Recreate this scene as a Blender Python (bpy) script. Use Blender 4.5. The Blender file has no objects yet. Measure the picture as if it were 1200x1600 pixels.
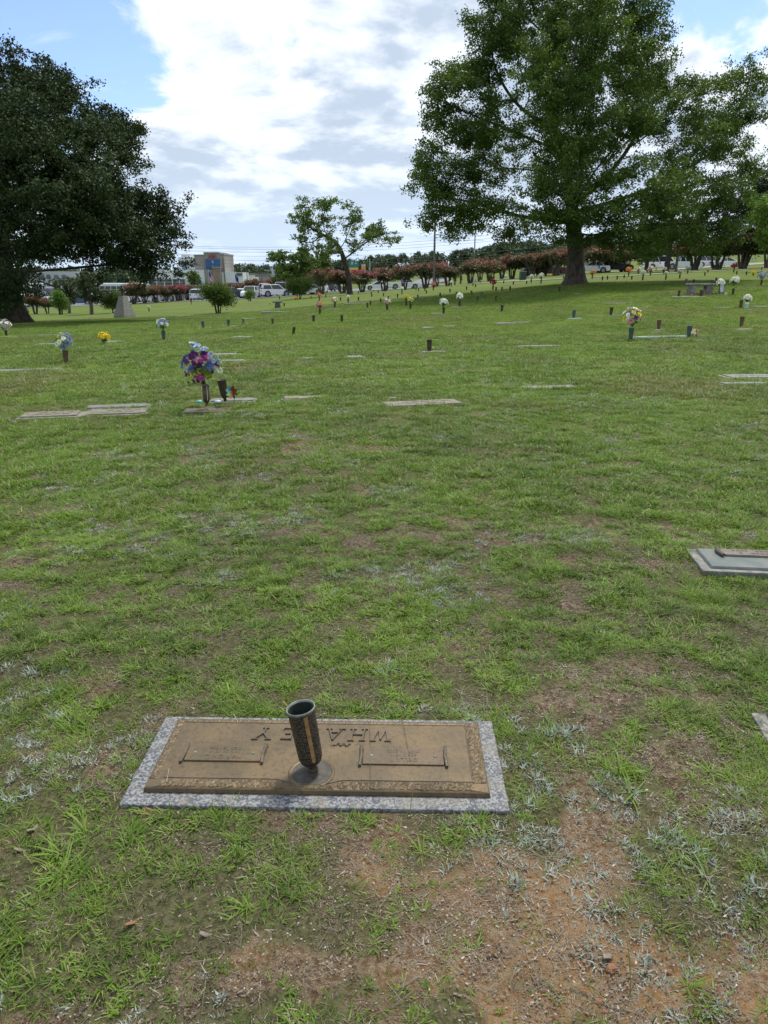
import bpy, math, random
import numpy as np
from mathutils import Vector, Matrix
R = math.radians
sc = bpy.context.scene
col = sc.collection

# ------------------------------------------------------------------ camera
F = 1109.0; PITCH = R(18.4); CAMH = 1.6
cam_d = bpy.data.cameras.new('camera'); cam = bpy.data.objects.new('camera', cam_d); col.objects.link(cam)
cam_d.sensor_fit = 'VERTICAL'; cam_d.sensor_height = 36.0; cam_d.lens = F/1600*36.0
cam_d.clip_start = 0.05; cam_d.clip_end = 5000
cam.location = (0, 0, CAMH); cam.rotation_euler = (math.pi/2-PITCH, 0, 0)
sc.camera = cam

# ------------------------------------------------------------------ light, sky, exposure
SUN_EL, SUN_AZ = 62, 25          # degrees; azimuth clockwise from the view direction
sun_d = bpy.data.lights.new('sun', 'SUN'); sun_d.energy = 2.2; sun_d.angle = R(9); sun_d.color = (1, .95, .86)
sun = bpy.data.objects.new('sun', sun_d); col.objects.link(sun)
sdir = Vector((math.sin(R(SUN_AZ))*math.cos(R(SUN_EL)), math.cos(R(SUN_AZ))*math.cos(R(SUN_EL)), math.sin(R(SUN_EL))))
sun.rotation_euler = sdir.to_track_quat('Z', 'Y').to_euler()
sc.view_settings.view_transform = 'Standard'; sc.view_settings.look = 'None'
sc.view_settings.exposure = 0.68; sc.view_settings.gamma = 1.0

class NT:
    """small helper for node trees"""
    def __init__(s, nt): s.nt = nt; nt.nodes.clear()
    def n(s, t, ins=None, **kw):
        nd = s.nt.nodes.new(t)
        for k, v in kw.items(): setattr(nd, k, v)
        for k, v in (ins or {}).items():
            if isinstance(v, bpy.types.NodeSocket): s.nt.links.new(v, nd.inputs[k])
            else: nd.inputs[k].default_value = v
        return nd
    def math(s, op, a, b=0.0, c=0.0):
        return s.n('ShaderNodeMath', {0: a, 1: b, 2: c}, operation=op).outputs[0]
    def mix(s, f, a, b, blend='MIX'):
        nd = s.nt.nodes.new('ShaderNodeMix'); nd.data_type = 'RGBA'; nd.blend_type = blend
        for i, v in ((0, f), (6, a), (7, b)):
            if isinstance(v, bpy.types.NodeSocket): s.nt.links.new(v, nd.inputs[i])
            else: nd.inputs[i].default_value = v if i == 0 else (tuple(v)+(1,))[:4]
        return nd.outputs[2]
    def ramp(s, f, lo, hi, a=0.0, b=1.0):
        nd = s.n('ShaderNodeMapRange', {0: f, 1: lo, 2: hi, 3: a, 4: b}, interpolation_type='SMOOTHSTEP'); return nd.outputs[0]
    def noise(s, vec, scale, detail=4, rough=.55, dist=0.0, out=0):
        return s.n('ShaderNodeTexNoise', {'Vector': vec, 'Scale': scale, 'Detail': detail, 'Roughness': rough, 'Distortion': dist}).outputs[out]

w = bpy.data.worlds.new('World'); sc.world = w; w.use_nodes = True
T = NT(w.node_tree)
tc = T.n('ShaderNodeTexCoord').outputs['Generated']
dirn = T.n('ShaderNodeVectorMath', {0: tc}, operation='NORMALIZE').outputs[0]
sep = T.n('ShaderNodeSeparateXYZ', {0: dirn})
zz = T.math('ADD', T.math('MAXIMUM', sep.outputs[2], 0.0), 0.22)
px_ = T.math('DIVIDE', sep.outputs[0], zz); py_ = T.math('DIVIDE', sep.outputs[1], zz)
pv = T.n('ShaderNodeCombineXYZ', {0: px_, 1: py_, 2: 3.7}).outputs[0]
pv2 = T.n('ShaderNodeVectorMath', {0: pv, 1: (5.3, 2.2, 1.0)}, operation='ADD').outputs[0]
nA = T.noise(pv, 1.9, 10, .60, .45)
nB = T.noise(pv2, 1.35, 9, .60, .5)
nC = T.noise(pv2, 3.6, 8, .56, .1)
def pix_dir(px, py):
    v = Vector(((px-600)/F, math.cos(PITCH)+math.sin(PITCH)*(800-py)/F, -math.sin(PITCH)+math.cos(PITCH)*(800-py)/F))
    return v.normalized()
# gaps of blue between the clouds, each a soft cone round a direction of the sky, broken by noise
cov = T.math('ADD', nA, 0.32)
for (px, py, rad, amt) in ((50, 40, 7.5, .30), (165, 150, 5.0, .15), (-160, 130, 7, .2), (488, 125, 2.6, .15), (1080, 35, 4.5, .20), (1190, 215, 5.0, .05), (610, 300, 3.0, .06), (500, 30, 2.5, .05), (420, 250, 3, .05),
                           (300, 330, 4.0, .10), (1300, 160, 8, .04), (250, -420, 14, .3), (1500, -300, 16, .15), (-700, 200, 16, .3)):
    d = T.n('ShaderNodeVectorMath', {0: dirn, 1: tuple(pix_dir(px, py))}, operation='DOT_PRODUCT').outputs['Value']
    m = T.ramp(d, math.cos(R(rad*1.5)), math.cos(R(rad*.25)))
    cov = T.math('SUBTRACT', cov, T.math('MULTIPLY', m, amt))
mask = T.ramp(cov, .425, .53)
edge = T.ramp(cov, .48, .64)                      # 0 at the thin bright rims, 1 inside
shade = T.ramp(T.math('ADD', T.math('MULTIPLY', nB, .6), T.math('MULTIPLY', nC, .4)), .465, .575)
body = T.mix(shade, (.33, .405, .51), (.64, .69, .76))
cloud = T.mix(T.math('MULTIPLY', edge, .9), (.72, .75, .79), body)
sky = T.n('ShaderNodeTexSky', sky_type='NISHITA', sun_disc=False, sun_elevation=R(SUN_EL), sun_rotation=R(SUN_AZ), air_density=1.0, dust_density=.6, ozone_density=1.5).outputs[0]
skyc = T.mix(1.0, sky, (.10, .10, .10), 'MULTIPLY')
skyc = T.mix(1.0, skyc, (1.0, 1.05, 1.2), 'MULTIPLY')
full = T.mix(mask, skyc, cloud)
hz = T.ramp(sep.outputs[2], 0.0, .17, .75, 0.0)
full = T.mix(hz, full, (.46, .57, .70))
lp = T.n('ShaderNodeBackground', {'Color': full, 'Strength': 1.0})
o_ = T.n('ShaderNodeOutputWorld'); w.node_tree.links.new(lp.outputs[0], o_.inputs[0])

# ------------------------------------------------------------------ helpers
rng = np.random.default_rng(7)

def tag(o, label=None, cat=None, group=None, kind=None):
    if label: o['label'] = label
    if cat: o['category'] = cat
    if group: o['group'] = group
    if kind: o['kind'] = kind
    return o
def thing(name, label, cat, loc=(0, 0, 0), rz=0.0, group=None):
    o = bpy.data.objects.new(name, None); col.objects.link(o)
    o.empty_display_size = .1; o.location = loc; o.rotation_euler = (0, 0, rz)
    return tag(o, label, cat, group)
def link(name, me, mat=None, parent=None, loc=None, rz=None):
    if mat is not None and not me.materials: me.materials.append(mat)
    o = bpy.data.objects.new(name, me); col.objects.link(o)
    if parent: o.parent = parent
    if loc is not None: o.location = loc
    if rz is not None: o.rotation_euler = (0, 0, rz)
    return o
def copy_tree(root, loc=None, rz=None, scale=None, label=None, group=None):
    def rec(o, parent):
        c = o.copy(); col.objects.link(c); c.parent = parent
        for ch in [k for k in o.children]: rec(ch, c)
        return c
    c = rec(root, None)
    if loc is not None: c.location = loc
    if rz is not None: c.rotation_euler = (0, 0, rz)
    if scale is not None: c.scale = scale if hasattr(scale, '__len__') else (scale,)*3
    if label: c['label'] = label
    if group: c['group'] = group
    return c

class MB:
    def __init__(s): s.v = []; s.f = []; s.m = []
    def add(s, vs, fs, m=0):
        b = len(s.v); s.v += [tuple(v) for v in vs]; s.f += [tuple(b+i for i in f) for f in fs]; s.m += [m]*len(fs)
    def box(s, x0, x1, y0, y1, z0, z1, m=0, tx=0, ty=0):
        vs = [(x0, y0, z0), (x1, y0, z0), (x1, y1, z0), (x0, y1, z0), (x0+tx, y0+ty, z1), (x1-tx, y0+ty, z1), (x1-tx, y1-ty, z1), (x0+tx, y1-ty, z1)]
        s.add(vs, [(3, 2, 1, 0), (4, 5, 6, 7), (0, 1, 5, 4), (1, 2, 6, 5), (2, 3, 7, 6), (3, 0, 4, 7)], m)
    def tube(s, pts, rads, n=8, m=0, caps=True):
        pts = [Vector(p) for p in pts]; rings = []
        if not hasattr(rads, '__len__'): rads = [rads]*len(pts)
        up = Vector((0, 0, 1)); vs = []; fs = []
        for i, p in enumerate(pts):
            t = (pts[min(i+1, len(pts)-1)]-pts[max(i-1, 0)]).normalized()
            a = t.cross(up if abs(t.z) < .95 else Vector((1, 0, 0))).normalized(); b = t.cross(a)
            for k in range(n):
                q = 2*math.pi*k/n; vs.append(p+(a*math.cos(q)+b*math.sin(q))*rads[i])
        for i in range(len(pts)-1):
            for k in range(n):
                fs.append((i*n+k, i*n+(k+1) % n, (i+1)*n+(k+1) % n, (i+1)*n+k))
        if caps:
            fs.append(tuple(range(n))[::-1]); fs.append(tuple((len(pts)-1)*n+k for k in range(n)))
        s.add(vs, [f[::-1] for f in fs], m)
    def lathe(s, prof, n=24, m=0, c=(0, 0)):
        vs = []; fs = []
        for r, z in prof:
            for k in range(n):
                q = 2*math.pi*k/n; vs.append((c[0]+r*math.cos(q), c[1]+r*math.sin(q), z))
        for i in range(len(prof)-1):
            for k in range(n):
                fs.append((i*n+k, i*n+(k+1) % n, (i+1)*n+(k+1) % n, (i+1)*n+k))
        s.add(vs, fs, m)
    def prism(s, poly, z0, z1, m=0, axis='z'):
        n = len(poly)
        if axis == 'z': vs = [(x, y, z0) for x, y in poly]+[(x, y, z1) for x, y in poly]
        else: vs = [(x, z0, y) for x, y in poly]+[(x, z1, y) for x, y in poly]
        s.add(vs, [tuple(range(n))[::-1], tuple(range(n, 2*n))]+[(i, (i+1) % n, n+(i+1) % n, n+i) for i in range(n)], m)
    def mesh(s, name, mats, smooth=False):
        me = bpy.data.meshes.new(name); me.from_pydata(s.v, [], s.f)
        for m in (mats if isinstance(mats, (list, tuple)) else [mats]): me.materials.append(m)
        me.polygons.foreach_set('material_index', s.m)
        if smooth: me.polygons.foreach_set('use_smooth', [True]*len(s.f))
        me.validate(); me.update(); return me
    def build(s, name, mats, parent=None, smooth=False, bevel=0, loc=None, rz=None):
        o = link(name, s.mesh(name, mats, smooth), None, parent, loc, rz)
        if bevel:
            b = o.modifiers.new('bevel', 'BEVEL'); b.width = bevel; b.segments = 2; b.limit_method = 'ANGLE'
        return o

def np_mesh(name, V, Q, mat, attr=None, smooth=False, k=4):
    """V (n,3), Q (m,k) -> mesh; attr: dict name -> per-face float"""
    me = bpy.data.meshes.new(name)
    V = np.ascontiguousarray(V, dtype=np.float32); Q = np.ascontiguousarray(Q, dtype=np.int32)
    me.vertices.add(len(V)); me.vertices.foreach_set('co', V.ravel())
    me.loops.add(Q.size); me.loops.foreach_set('vertex_index', Q.ravel())
    me.polygons.add(len(Q)); me.polygons.foreach_set('loop_start', np.arange(0, Q.size, k, dtype=np.int32))
    try: me.polygons.foreach_set('loop_total', np.full(len(Q), k, dtype=np.int32))
    except Exception: pass
    me.update(calc_edges=True)
    if smooth: me.polygons.foreach_set('use_smooth', np.ones(len(Q), dtype=bool))
    for kk, a in (attr or {}).items():
        at = me.attributes.new(kk, 'FLOAT', 'FACE'); at.data.foreach_set('value', np.ascontiguousarray(a, dtype=np.float32))
    if mat: me.materials.append(mat)
    return me

# value-noise for terrain and planting
_perm = np.random.default_rng(3).random((256, 256))
def vnoise(x, y):
    xi = np.floor(x).astype(int); yi = np.floor(y).astype(int); fx = x-xi; fy = y-yi
    fx = fx*fx*(3-2*fx); fy = fy*fy*(3-2*fy)
    g = lambda a, b: _perm[a % 256, b % 256]
    return (g(xi, yi)*(1-fx)+g(xi+1, yi)*fx)*(1-fy)+(g(xi, yi+1)*(1-fx)+g(xi+1, yi+1)*fx)*fy
def fbm(x, y, o=4, g=.5):
    s = 0; a = 1; t = 0
    for i in range(o):
        s = s+a*vnoise(x*2**i+17*i, y*2**i+31*i); t += a; a *= g
    return s/t

# ------------------------------------------------------------------ terrain
_U = [-1400, -300, 100, 350, 550, 650, 800, 900, 1200, 1500, 2600]
_D = [0, 12, 20, 30, 45, 80, 140, 200, 300, 600, 3000]
_Z = [[0, 0, -.1, -.5, -1.2, -2.6, -4.2, -4.7, -5, -5, -5],
      [0, 0, -.1, -.4, -.9, -2.2, -4.0, -4.5, -5, -5, -5],
      [0, 0, -.05, -.25, -.8, -1.9, -3.3, -4.0, -4.5, -5, -5],
      [0, 0, 0, -.2, -.7, -1.3, -2.2, -2.8, -3.5, -4, -4],
      [0, 0, 0, 0, 0, -.15, -1.05, -1.2, -1, -1, -1],
      [0, 0, 0, .1, .3, .2, -.9, 1.0, 2.2, 3, 3],
      [0, 0, .05, .2, .8, 1.2, 1.4, 3.0, 6, 8, 8],
      [0, 0, .1, .4, 1.2, 1.6, 2.2, 4.5, 8, 10, 10],
      [0, 0, .1, .5, 1.3, 2.2, 3.0, 5.5, 9, 12, 12],
      [0, 0, .1, .6, 1.5, 2.6, 3.8, 6, 9, 12, 12],
      [0, 0, .1, .6, 1.6, 2.8, 4.2, 7, 9, 12, 12]]
_az = np.array([math.atan((u-600)/1169) for u in _U])
_ld = np.log(np.array(_D)+10.0)
_AG = np.linspace(_az[0], _az[-1], 220); _LG = np.linspace(_ld[0], _ld[-1], 260)
_t1 = np.array([np.interp(_LG, _ld, row) for row in _Z])
_G = np.array([np.interp(_AG, _az, _t1[:, j]) for j in range(len(_LG))]).T
def _blur(a, k, ax):
    pad = [(0, 0), (0, 0)]; pad[ax] = (k, k); b = np.pad(a, pad, mode='edge'); c = np.zeros_like(a)
    for i in range(2*k+1): c += np.take(b, range(i, i+a.shape[ax]), axis=ax)
    return c/(2*k+1)
for _ in range(2): _G = _blur(_blur(_G, 4, 0), 5, 1)
def height(x, y):
    x = np.asarray(x, float); y = np.asarray(y, float)
    d = np.hypot(x, y); az = np.arctan2(x, np.maximum(y, 1e-6)); az = np.clip(az, _AG[0], _AG[-1])
    back = np.clip(y/5.0, 0, 1)
    a = (az-_AG[0])/(_AG[1]-_AG[0]); b = (np.log(d+10)-_LG[0])/(_LG[1]-_LG[0])
    a = np.clip(a, 0, len(_AG)-1.001); b = np.clip(b, 0, len(_LG)-1.001)
    i = a.astype(int); j = b.astype(int); fa = a-i; fb = b-j
    z = (_G[i, j]*(1-fa)+_G[i+1, j]*fa)*(1-fb)+(_G[i, j+1]*(1-fa)+_G[i+1, j+1]*fa)*fb
    w1 = np.clip(1-d/30, 0, 1)
    flat = np.clip((np.hypot((x+.2)/1.0, (y-2.07)/.7)-.8)/.6, 0, 1)
    z = z*back+w1*flat*((fbm(x*1.7, y*1.7, 3)-.5)*.07+(fbm(x*9, y*9, 3)-.5)*.028)
    return z
def H(x, y): return float(height(np.array([x]), np.array([y]))[0])
def ray(px, py): return Vector(((px-600)/F, math.cos(PITCH)+math.sin(PITCH)*(800-py)/F, -math.sin(PITCH)+math.cos(PITCH)*(800-py)/F))
def at(px, py, dmax=400):
    """ground point seen at a pixel of the 1200x1600 photograph"""
    r = ray(px, py); t0 = .5
    ts = np.geomspace(.5, dmax, 900); z = CAMH+ts*r.z-height(ts*r.x, ts*r.y)
    k = np.argmax(z < 0)
    if z[k] >= 0: k = int(np.argmin(z))
    a, b = ts[max(k-1, 0)], ts[k]
    for _ in range(20):
        m = (a+b)/2
        if CAMH+m*r.z-H(m*r.x, m*r.y) > 0: a = m
        else: b = m
    return Vector((r.x*b, r.y*b, H(r.x*b, r.y*b)))
def at_d(u, d):
    """ground point d metres ahead in the direction of column u"""
    x = (u-600)/1169*d; return Vector((x, d, H(x, d)))
def onplane(px, py, Y):
    """point seen at a pixel on the upright plane y = Y"""
    r = ray(px, py); t = Y/r.y; return Vector((r.x*t, Y, CAMH+r.z*t))

# ------------------------------------------------------------------ materials
def material(name): 
    m = bpy.data.materials.new(name); m.use_nodes = True; return m, NT(m.node_tree)
def finish(m, T, shader, disp=None):
    o = T.n('ShaderNodeOutputMaterial'); m.node_tree.links.new(shader, o.inputs[0]); return m
def bump(T, h, strength=.3, dist=.01):
    return T.n('ShaderNodeBump', {'Height': h, 'Strength': strength, 'Distance': dist}).outputs[0]
def simple(name, c1, c2=None, scale=8.0, rough=.7, metal=0.0, bs=0.0, bscale=60.0, bdist=.004, lo=.35, hi=.65, spec=.5):
    m, T = material(name)
    co = T.n('ShaderNodeTexCoord').outputs['Object']
    c2 = c2 or tuple(x*.75 for x in c1)
    f = T.ramp(T.noise(co, scale, 6, .6), lo, hi)
    ins = {'Base Color': T.mix(f, c1, c2), 'Roughness': rough, 'Metallic': metal, 'Specular IOR Level': spec}
    if bs: ins['Normal'] = bump(T, T.noise(co, bscale, 5, .6), bs, bdist)
    return finish(m, T, T.n('ShaderNodeBsdfPrincipled', ins).outputs[0])
def leafmat(name, dark, light, tr=.25, rough=.55, scale=.5, tip=None):
    """leaves: clumps of slightly different green by place plus a per-leaf difference"""
    m, T = material(name)
    co = T.n('ShaderNodeTexCoord').outputs['Object']
    f = T.ramp(T.noise(co, scale, 3, .6), .35, .65)
    rn = T.n('ShaderNodeAttribute', attribute_name='rnd').outputs['Fac']
    f = T.math('ADD', T.math('MULTIPLY', f, .55), T.math('MULTIPLY', rn, .5))
    c = T.mix(T.math('MINIMUM', f, 1.0), dark, light)
    if tip: c = T.mix(T.ramp(rn, .93, .96), c, tip)
    p = T.n('ShaderNodeBsdfPrincipled', {'Base Color': c, 'Roughness': rough, 'Specular IOR Level': .35}).outputs[0]
    t = T.n('ShaderNodeBsdfTranslucent', {'Color': T.mix(1.0, c, (1.3, 1.35, .7), 'MULTIPLY')}).outputs[0]
    return finish(m, T, T.n('ShaderNodeMixShader', {0: tr, 1: p, 2: t}).outputs[0])
def barkmat(name, c1, c2, scale=6):
    m, T = material(name)
    co = T.n('ShaderNodeTexCoord').outputs['Object']
    st = T.n('ShaderNodeMapping', {'Vector': co, 'Scale': (1, 1, .22)}).outputs[0]
    f = T.noise(st, scale*2.2, 7, .65, .4)
    c = T.mix(T.ramp(f, .38, .62), c1, c2)
    return finish(m, T, T.n('ShaderNodeBsdfPrincipled', {'Base Color': c, 'Roughness': .9, 'Specular IOR Level': .2, 'Normal': bump(T, f, .9, .06)}).outputs[0])

# ------------------------------------------------------------------ ground cover fields (where the grass is thin, where the silver weed grows)
def gblobs(lst, x, y):
    s = np.zeros_like(x)
    for (px, py, rx, ry, a) in lst:
        p = at(px, py); s = s+a*np.exp(-(((x-p.x)/rx)**2+((y-p.y)/ry)**2))
    return s
BARE = [(600, 1355, .35, .16, .5), (845, 1350, .22, .22, .6), (1000, 1470, .35, .16, .7), (760, 1480, .35, .2, .5), (560, 1530, .3, .18, .4), (1060, 1580, .3, .12, .6), (430, 1410, .2, .1, .3),
        (1150, 830, .8, .3, .7), (960, 790, .4, .3, .15), (1060, 1080, .5, .2, .4), (1050, 960, .5, .2, .25), (90, 1090, .4, .2, .35), (240, 1060, .3, .12, .25), (60, 1290, .25, .12, .3), (300, 1500, .3, .1, .25),
        (880, 1100, .25, .3, .25), (900, 1290, .2, .2, .3), (300, 730, 1.0, .5, .3), (560, 700, .9, .2, .3), (620, 1100, .5, .1, .2), (420, 640, .8, .3, .15), (860, 650, 1.5, .4, .3), (750, 560, 1.5, .4, .4),
        (1010, 565, 1.3, .7, .45), (1080, 585, 1.2, .5, .4), (300, 575, 1.2, .8, .3), (120, 640, 1., .3, .3), (680, 650, .9, .3, .35), (1100, 640, 2, .4, .25), (820, 520, 2.5, .8, .25)]
LUSH = [(90, 1420, .2, .15, .3), (560, 1300, .5, .08, .25), (900, 1180, .3, .3, .15), (650, 1080, .8, .15, .3), (1000, 1130, .3, .1, .2), (60, 1250, .3, .1, .2), (1120, 780, .8, .4, .2), (900, 530, 5, 2, .2), (560, 520, 5, 2, .25)]
SILVER = [(880, 845, .35, .3, .9), (930, 995, .25, .12, 1.0), (860, 960, .3, .15, .7), (1100, 940, .5, .2, .9), (1150, 1000, .3, .2, .8), (160, 770, .6, .3, .8), (280, 700, .8, .3, .8), (150, 860, .4, .2, .5), (480, 1010, .4, .15, .5),
          (630, 1040, .15, .08, .8), (740, 1325, .12, .08, .9), (970, 1270, .25, .1, 1.), (890, 1230, .12, .06, .9), (30, 1560, .15, .1, .8), (20, 1060, .3, .1, .7), (370, 1375, .2, .08, .7), (210, 1300, .1, .05, .6),
          (1180, 1150, .15, .3, .7), (500, 790, .8, .3, .4), (800, 790, .6, .3, .3), (960, 625, 1.6, .4, .7), (450, 1060, .3, .07, .6), (660, 1520, .1, .05, .8), (620, 1400, .1, .05, .4), (230, 730, .7, .2, .5), (380, 820, .4, .2, .4), (560, 900, .8, .3, .35),(1080,1230,.2,.1,.6),(300,1560,.15,.08,.5)]
def cover(x, y):
    d = np.hypot(x, y)
    c = .78+.8*(fbm(x*1.3+4, y*1.3, 4)-.5)+1.5*(fbm(x*6.2, y*6.2+9, 3)-.5)
    c = c-.15*np.clip((2.1-d)/.9, 0, 1)*np.clip((x+.55)/.5, 0, 1)-.10*np.clip((2.3-d)/.9, 0, 1)+.12*np.clip((d-3)/4, 0, 1)
    return np.clip(c-.42*gblobs(BARE, x, y)+gblobs(LUSH, x, y), 0, 1)
def silver(x, y):
    d = np.hypot(x, y)
    return np.clip(.9*(fbm(x*1.9+40, y*1.9+3, 4)-.55)*4*np.clip(1.3-d/14, .3, 1)+gblobs(SILVER, x, y)*(.4+1.2*(fbm(x*6, y*6+5, 3)-.3)), 0, 1)

# ground: one sheet out to the horizon
def build_ground():
    rings = [0.0]; r = .25
    while r < 2600:
        rings.append(r); r *= 1.0125 if r < 40 else 1.03
    rings = np.array(rings)
    a = np.concatenate([np.linspace(-R(36), R(36), 260), np.linspace(R(36), R(324), 60)[1:-1]])
    rr, aa = np.meshgrid(rings[1:], a, indexing='ij')
    X = rr*np.sin(aa); Y = rr*np.cos(aa); na = len(a); nr = len(rings)-1
    x = X.ravel(); y = Y.ravel(); z = height(x, y)
    V = np.column_stack([x, y, z]); V = np.vstack([V, [[0, 0, H(0, 0)]]])
    i, j = np.meshgrid(np.arange(nr-1), np.arange(na), indexing='ij'); j2 = (j+1) % na
    Q = np.column_stack([(i*na+j).ravel(), (i*na+j2).ravel(), ((i+1)*na+j2).ravel(), ((i+1)*na+j).ravel()])[:, ::-1]
    c = len(V)-1
    fan = np.array([[c, k, (k+1) % na, (k+1) % na] for k in range(na)])
    me = bpy.data.meshes.new('ground')
    faces = [tuple(q) for q in Q.tolist()]+[(c, (k+1) % na, k) for k in range(na)]
    me.from_pydata(V.tolist(), [], faces)
    at_ = me.attributes.new('cover', 'FLOAT', 'POINT')
    cv = cover(V[:, 0], V[:, 1]); cv[np.hypot(V[:, 0], V[:, 1]) > 60] = .8
    at_.data.foreach_set('value', cv.astype(np.float32))
    a2 = me.attributes.new('clay', 'FLOAT', 'POINT')
    cl = np.clip(gblobs([(845, 1350, .22, .25, 1.2), (480, 1440, .15, .1, .6), (90, 1100, .2, .1, .5), (880, 1560, .25, .12, .9), (340, 1500, .12, .06, .5), (600, 1360, .28, .14, .8), (1000, 1500, .3, .16, 1.0), (1140, 1560, .2, .12, .8), (690, 1560, .2, .08, .8), (40, 1530, .1, .1, .5), (700, 549, .9, .12, 1.1), (1145, 484, .9, .25, 1.1)], V[:, 0], V[:, 1]), 0, 1)
    a2.data.foreach_set('value', cl.astype(np.float32))
    me.polygons.foreach_set('use_smooth', [True]*len(me.polygons)); me.update()
    m, T = material('ground turf and soil')
    co = T.n('ShaderNodeNewGeometry').outputs['Position']
    cv = T.n('ShaderNodeAttribute', attribute_name='cover').outputs['Fac']
    cl = T.n('ShaderNodeAttribute', attribute_name='clay').outputs['Fac']
    n0 = T.noise(co, .09, 4, .6); n1 = T.noise(co, .55, 6, .62); n2 = T.noise(co, 5.0, 7, .68); n3 = T.noise(co, 45, 5, .7); n4 = T.noise(co, 210, 3, .7)
    nf = T.math('ADD', T.math('MULTIPLY', n2, .5), T.math('MULTIPLY', n3, .5))
    soil = T.mix(T.ramp(n3, .35, .65), (.065, .042, .026), (.185, .120, .074))
    soil = T.mix(T.math('MULTIPLY', cl, T.ramp(n2, .30, .50)), soil, T.mix(T.ramp(n3, .3, .7), (.19, .105, .048), (.36, .215, .105)))
    straw = T.mix(T.ramp(n4, .35, .65), (.10, .08, .05), (.33, .27, .185))
    soil = T.mix(T.ramp(n3, .44, .60, 0, .8), soil, straw)
    g1 = T.mix(T.ramp(n1, .36, .64), (.095, .148, .022), (.150, .205, .036))
    g1 = T.mix(T.ramp(n0, .38, .62), g1, T.mix(1.0, g1, (1.10, 1.18, .8), 'MULTIPLY'))
    g1 = T.mix(T.ramp(n2, .40, .66, 0, .5), g1, (.13, .135, .055))
    g1 = T.mix(T.ramp(n3, .35, .62, .6, 0), g1, (.045, .060, .016))
    g1 = T.mix(T.ramp(T.noise(co, .3, 6, .7, .6), .50, .64, 0, .75), g1, (.155, .130, .065))
    f = T.ramp(T.math('ADD', T.math('MULTIPLY', cv, .8), T.math('MULTIPLY', T.math('SUBTRACT', nf, .5), .9)), .22, .50)
    thatch = T.mix(T.ramp(n3, .38, .62), (.038, .040, .018), (.115, .098, .055)); thatch = T.mix(T.ramp(n4, .5, .7, 0, .6), thatch, (.20, .165, .105))
    dist = T.n('ShaderNodeVectorMath', {0: co}, operation='LENGTH').outputs['Value']
    g1 = T.mix(T.ramp(dist, 3.0, 15.0, 0.12, 1.0), thatch, g1)
    c = T.mix(f, soil, g1)
    h = T.math('ADD', T.math('MULTIPLY', n3, .6), T.math('MULTIPLY', n4, .3))
    p = T.n('ShaderNodeBsdfPrincipled', {'Base Color': c, 'Roughness': .95, 'Specular IOR Level': .1, 'Normal': bump(T, h, .9, .02)}).outputs[0]
    finish(m, T, p); me.materials.append(m)
    tag(link('ground', me), kind='structure')
build_ground()

# ------------------------------------------------------------------ the near bronze marker (rectangle on the ground, used to keep grass off it)
cn = [at(190, 1262), at(795, 1270), at(785, 1118), at(275, 1122)]
MC = sum((Vector((p.x, p.y, 0)) for p in cn), Vector())/4
_e = ((cn[1]-cn[0])+(cn[2]-cn[3])); MRZ = math.atan2(_e.y, _e.x)
MW = _e.length/2; MD = (((cn[3]-cn[0]).length+(cn[2]-cn[1]).length)/2)*math.cos(0.08)
MD = .475; MW = 1.235; MRZ -= R(1.2); MC.y -= .016; MC.x -= .022
SLABS = []       # (x, y, rz, half width, half depth) where no grass grows
SLABS.append((MC.x, MC.y, MRZ, MW/2, MD/2))

def slab_spec(px0, px1, py, depth, rz=None, width=None):
    a = at(px0, py); b = at(px1, py); c = (a+b)/2
    wd = width or (b-a).length
    rz = R(14) if rz is None else rz
    return (c.x, c.y, rz, wd/2, depth/2)

# ------------------------------------------------------------------ grass, silver weed and dead straw: tufts scattered over the ground
def strips(blades, k):
    """blades: list of (points (k,3), side vec, widths (k)) -> V, quads"""
    V = []; Q = []
    for P, S, W in blades:
        b = len(V)
        for p, ww in zip(P, W):
            V.append(p-S*ww); V.append(p+S*ww)
        for i in range(len(P)-1):
            Q.append((b+2*i, b+2*i+1, b+2*i+3, b+2*i+2))
    return np.array(V), np.array(Q)
def tuft(seed, n, L, Wd, spread, tilt, curl, k=4, spoon=False):
    r = np.random.default_rng(seed); bl = []; rn = []
    for i in range(n):
        ph = r.uniform(0, 2*np.pi); rad = spread*math.sqrt(r.random()); b = np.array([rad*math.cos(ph), rad*math.sin(ph), -.003])
        a = r.uniform(0, 2*np.pi) if r.random() < .5 else ph+r.normal(0, .6)
        out = np.array([math.cos(a), math.sin(a), 0]); side = np.array([-math.sin(a), math.cos(a), 0])
        th = R(r.uniform(*tilt)); l = L*r.uniform(.5, 1.15); P = [b]; ww = []
        for j in range(1, k):
            th2 = th+curl*(j/(k-1))*r.uniform(.7, 1.2)
            P.append(P[-1]+(out*math.sin(th2)+np.array([0, 0, 1])*math.cos(th2))*l/(k-1))
        for j in range(k):
            u = j/(k-1)
            ww.append(Wd*.5*((math.sin(min(u*1.15+.25, 1)*math.pi)*.9+.15) if spoon else max(1-u**1.6, .04)*min(1, .6+u*2)))
        for q in P: q[2] = max(q[2], -.004+.001*(i % 3))
        bl.append((P, side*1.0, ww)); rn += [r.random()]*(k-1)
    V, Q = strips(bl, k); return V, Q, np.array(rn)
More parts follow.
